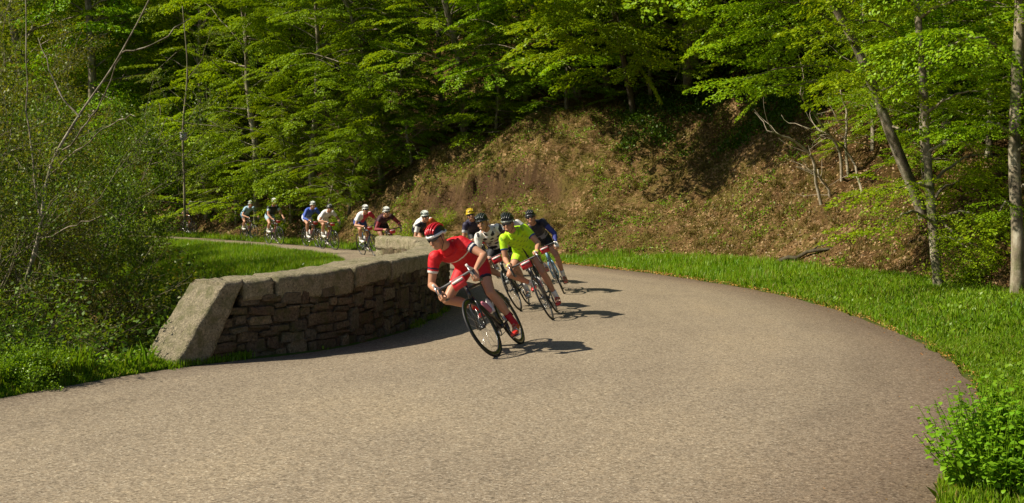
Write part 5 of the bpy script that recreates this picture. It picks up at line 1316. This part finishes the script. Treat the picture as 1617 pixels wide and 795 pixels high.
# orange
def jo(s, y, n, a): return np.where((a > .05) & (y < 0), 1, np.where(n > .05, 1, np.where(y > .02, 2, 0)))
rider(-1.42, 23.6, .45, -.9, 20, 'bicycle hidden behind the far curve of the wall', 'cyclist in black, orange and white with a white helmet, just above the far wall coping', dict(),
      dict(torso=16, grip=('drop', 'drop'), jersey=([(.02, .02, .03), WHT, (.62, .13, .03)], jo), helmet=((.72, .8, .74), (.03, .05, .04)), head_roll=R(-10), lod=1, sleeve=.6), crank=80)
FAR = [(-2.72, 26.9, .5, -.86, 14, (.05, .012, .02), (.25, .03, .04), (.80, .82, .76), 36, 'hood', 'cyclist in a dark maroon jersey and white helmet passing the end of the wall', 'maroon clad rider', (.05, .02, .02), 120, BLK, 1.5),
       (-3.62, 29.4, .5, -.86, 12, (.72, .72, .72), (.5, .03, .06), (.8, .82, .78), 38, 'hood', 'cyclist in red, white and blue leaning round the end of the wall, white helmet', 'red, white and blue clad rider', (.02, .06, .1), 70, (.05, .08, .3), .55),
       (-5.30, 33.0, .56, -.83, 5, (.72, .72, .72), (.78, .78, .78), (.06, .07, .06), 36, 'hood', 'cyclist all in white with a dark helmet on the far road', 'rider in white on the far road', (.05, .05, .05), 60, (.7, .7, .7), .55),
       (-6.15, 34.9, .56, -.83, 5, (.06, .12, .50), (.2, .4, .5), (.75, .8, .75), 44, 'hood', 'cyclist in a bright blue long sleeved jersey and white shorts on the far road', 'rider in bright blue', (.05, .05, .05), 20, (.6, .65, .75), 1.5),
       (-7.75, 36.8, .6, -.8, 4, (.015, .02, .025), (.45, .6, .72), (.8, .82, .76), 56, 'hood', 'cyclist in a black jersey riding upright with a white helmet on the far road', 'rider in black on the far road', (.04, .04, .04), 100, (.35, .5, .6), .55),
       (-9.40, 40.2, .62, -.78, 4, (.34, .52, .70), (.10, .22, .30), (.75, .82, .75), 44, 'hood', 'cyclist in a pale blue jersey, leftmost of those clear of the branches', 'rider in pale blue', (.04, .04, .04), 110, (.1, .2, .3), .55),
       (-12.9, 44.6, .66, -.75, 3, (.72, .70, .74), (.04, .04, .05), (.6, .6, .55), 40, 'hood', 'cyclist with a white back half hidden behind the first branches', 'rider with the white back behind the branches', (.04, .04, .04), 60, BLK, .55),
       (-15.5, 47.6, .68, -.73, 3, (.45, .75, .02), (.45, .75, .02), (.45, .7, .1), 48, 'hood', 'cyclist in neon yellow seen through the tangle of branches', 'rider in neon yellow behind the branches', (.04, .04, .04), 80, BLK, .55),
       (-17.4, 49.6, .68, -.73, 3, (.6, .68, .65), (.1, .2, .2), (.7, .7, .7), 40, 'hood', 'cyclist in pale grey-green behind the branches, left of the neon yellow one', 'rider in pale grey-green behind the branches', (.04, .04, .04), 20, BLK, .55)]
for k, (fx, fy, hx, hy, ln_, c1, c2, hc_, to_, gr_, pl, bl, fr, ck, shc_, slv) in enumerate(FAR):
    ft = (lambda s, y, n, a: np.where((a > .25) | (s < .15), 1, 0)) if k != 1 else (lambda s, y, n, a: np.where((y > -.05) & (n < .05), 1, 0))
    if k == 3: ft = lambda s, y, n, a: np.where((s > .45) & (s < .53), 1, 0)
    rider(fx, fy, hx, hy, ln_, 'racing bicycle under the ' + bl, pl, dict(frame=fr, plate=k < 5), dict(torso=to_ - 17, grip=(gr_, gr_), jersey=([c1, c2], ft), shorts=([shc_], None), helmet=(hc_, (.1, .1, .1)), lod=2 if k > 0 else 1, sleeve=slv, glasses=k < 3, sock=WHT, shoe=(WHT, BLK), head_roll=R(-ln_ * .5), twist=(-1) ** k * .4), crank=ck, zoff=-.01)

# ------------------------------------------------------------------ leafy plant at the lower right corner, small details
rng = np.random.default_rng(105); random.seed(105)
def leaf_unit(name, r_, mat):
    """broad herb leaf, creased along the midrib, base at the origin, growing +x, about 1 long"""
    n = 5; V = []; F = []
    for i in range(n + 1):
        u = i / n; w_ = .40 * math.sin(math.pi * (u * .88 + .08)) ** .8 if 0 < i < n else (.05 if i == 0 else .0)
        z = .10 * math.sin(u * 2.4) - .30 * u * u
        V += [(u, -w_, z + .10 * w_ + r_.normal(0, .01)), (u, 0, z - .02), (u, w_, z + .10 * w_ + r_.normal(0, .01))]
    for i in range(n):
        a = i * 3; F += [(a, a + 3, a + 4, a + 1), (a + 1, a + 4, a + 5, a + 2)]
    return MB().add(V, F).mesh(name, mat, True)
LU = [leaf_unit('leaf', rng, M['herb']) for _ in range(6)]
t = empty('leafy_plant', (2.60, 5.80, hz(2.60, 5.80))); tag(t, 'bushy bright green plant with broad leaves at the lower right corner', 'plant')
wood = MB(); cnt = 0; tipsl = []
for k in range(210):
    a = rng.uniform(0, 6.28); rr = rng.uniform(0, .44); b0 = np.array([math.cos(a) * rr * .5, math.sin(a) * rr * .5, 0])
    hh = rng.uniform(.36, .60) * (1 - .45 * (rr / .5) ** 2)
    P = wander(b0, (math.cos(a) * rr * 1.5, math.sin(a) * rr * 1.5, 1), hh / .95, 6, .05)
    wood.tube(P, list(np.linspace(.004, .002, 7)), 4, cap=False)
    for q in range(2, 7):
        for s_ in (0, 1, 2): tipsl.append((P[q] + rng.normal(0, .012, 3), a + q * 1.57 + s_ * 2.1 + rng.normal(0, .4), q))
wood.obj('stem', M['herb'], t)
rng.shuffle(tipsl)
tipsl = sorted(tipsl, key=lambda q: -(q[0][2] - q[0][1] * .6))
J = MB()
for i, (p_, a, q) in enumerate(tipsl):
    sz = rng.uniform(.022, .042) * (1.1 if q < 6 else .85); e = Euler((rng.normal(0, .25), rng.uniform(-.25, .45), a)); me = LU[rng.integers(6)]
    if i < 290: link('leaf', me, t, tuple(p_), e, (sz, sz, sz))
    else:
        Mx = Matrix.Translation(Vector(p_)) @ e.to_matrix().to_4x4() @ Matrix.Diagonal((sz, sz, sz, 1)); J.add([tuple(Mx @ v.co) for v in me.vertices], [tuple(f.vertices) for f in me.polygons])
tag(J.obj('foliage', M['herb'], t), kind='stuff')
# small broadleaf weeds dotted in the near verge
x, y = zone(900, 2.4, 7.5, 5.5, 16, lambda x, y, to, ti: (to > .12) & (to < 2.2) & (fbm(x * 1.2, y * 1.2, 2, 87) > .12)); clumps(x, y, 12, .05, .05, 'herb', 'verge_weeds', .09)
# fallen wood on the bank
for (x0, y0, x1, y1, d, r_, lb) in [(836, 238, 870, 182, 31, .035, 'pale dead pole lying on the bank below the trees'), (1228, 418, 1322, 398, 24.0, .05, 'dark fallen branch lying in dead leaves at the foot of the bank')]:
    def onground(xp, yp):
        for dd in np.arange(14, 60, .1):
            q = px(xp, yp, dd)
            if hz(q[0], q[1]) >= q[2]: return q
        return px(xp, yp, d)
    a = onground(x0, y0) + (0, 0, .06); b = onground(x1, y1) + (0, 0, .08)
    m = MB(); P = [a + (b - a) * u + (rng.normal(0, .03, 3) if 0 < u < 1 else 0) for u in np.linspace(0, 1, 7)]; m.tube(P, list(np.linspace(r_, r_ * .5, 7)), 7)
    m.tube(wander(P[3], (b - a) / np.linalg.norm(b - a) + (.3, -.3, .4), .6, 4, .2), list(np.linspace(r_ * .5, .006, 5)), 5)
    tag(m.obj('fallen_branch', M['bark' if r_ < .04 else 'darkbark']), lb, 'branch')
# small grey box on a thin trunk at the left
feature_tree('sapling', tuple(px(292, 352, 27)), [(292, 360, 27, .035), (291, 290, 27, .03), (289, 200, 27.1, .026), (296, 110, 27.2, .02), (288, 10, 27.3, .01)],
  [[(291, 250, 27), (320, 215, 26.6), (345, 190, 26.3), dict(sz=(.3, .5), r0=.012)], [(289, 180, 27.1), (260, 150, 26.8), (240, 110, 26.5), dict(sz=(.3, .6), r0=.012)], [(294, 130, 27.2), (320, 90, 27), (335, 40, 26.8), dict(sz=(.3, .6), r0=.012)]],
  'thin trunk carrying a small grey box, before the dark wood', None, mat='willow', seg=7, bk='twig')
q = px(290, 216, 26.85); m = MB(); m.box((0, 0, 0), (.075, .05, .085)); m.box((0, -.006, .092), (.09, .065, .008))
o = m.obj('nest_box', simple('weathered_grey_board', (.48, .46, .42), .8)); o.location = q; tag(o, 'small weathered grey box fixed to the thin trunk on the left', 'nest box')
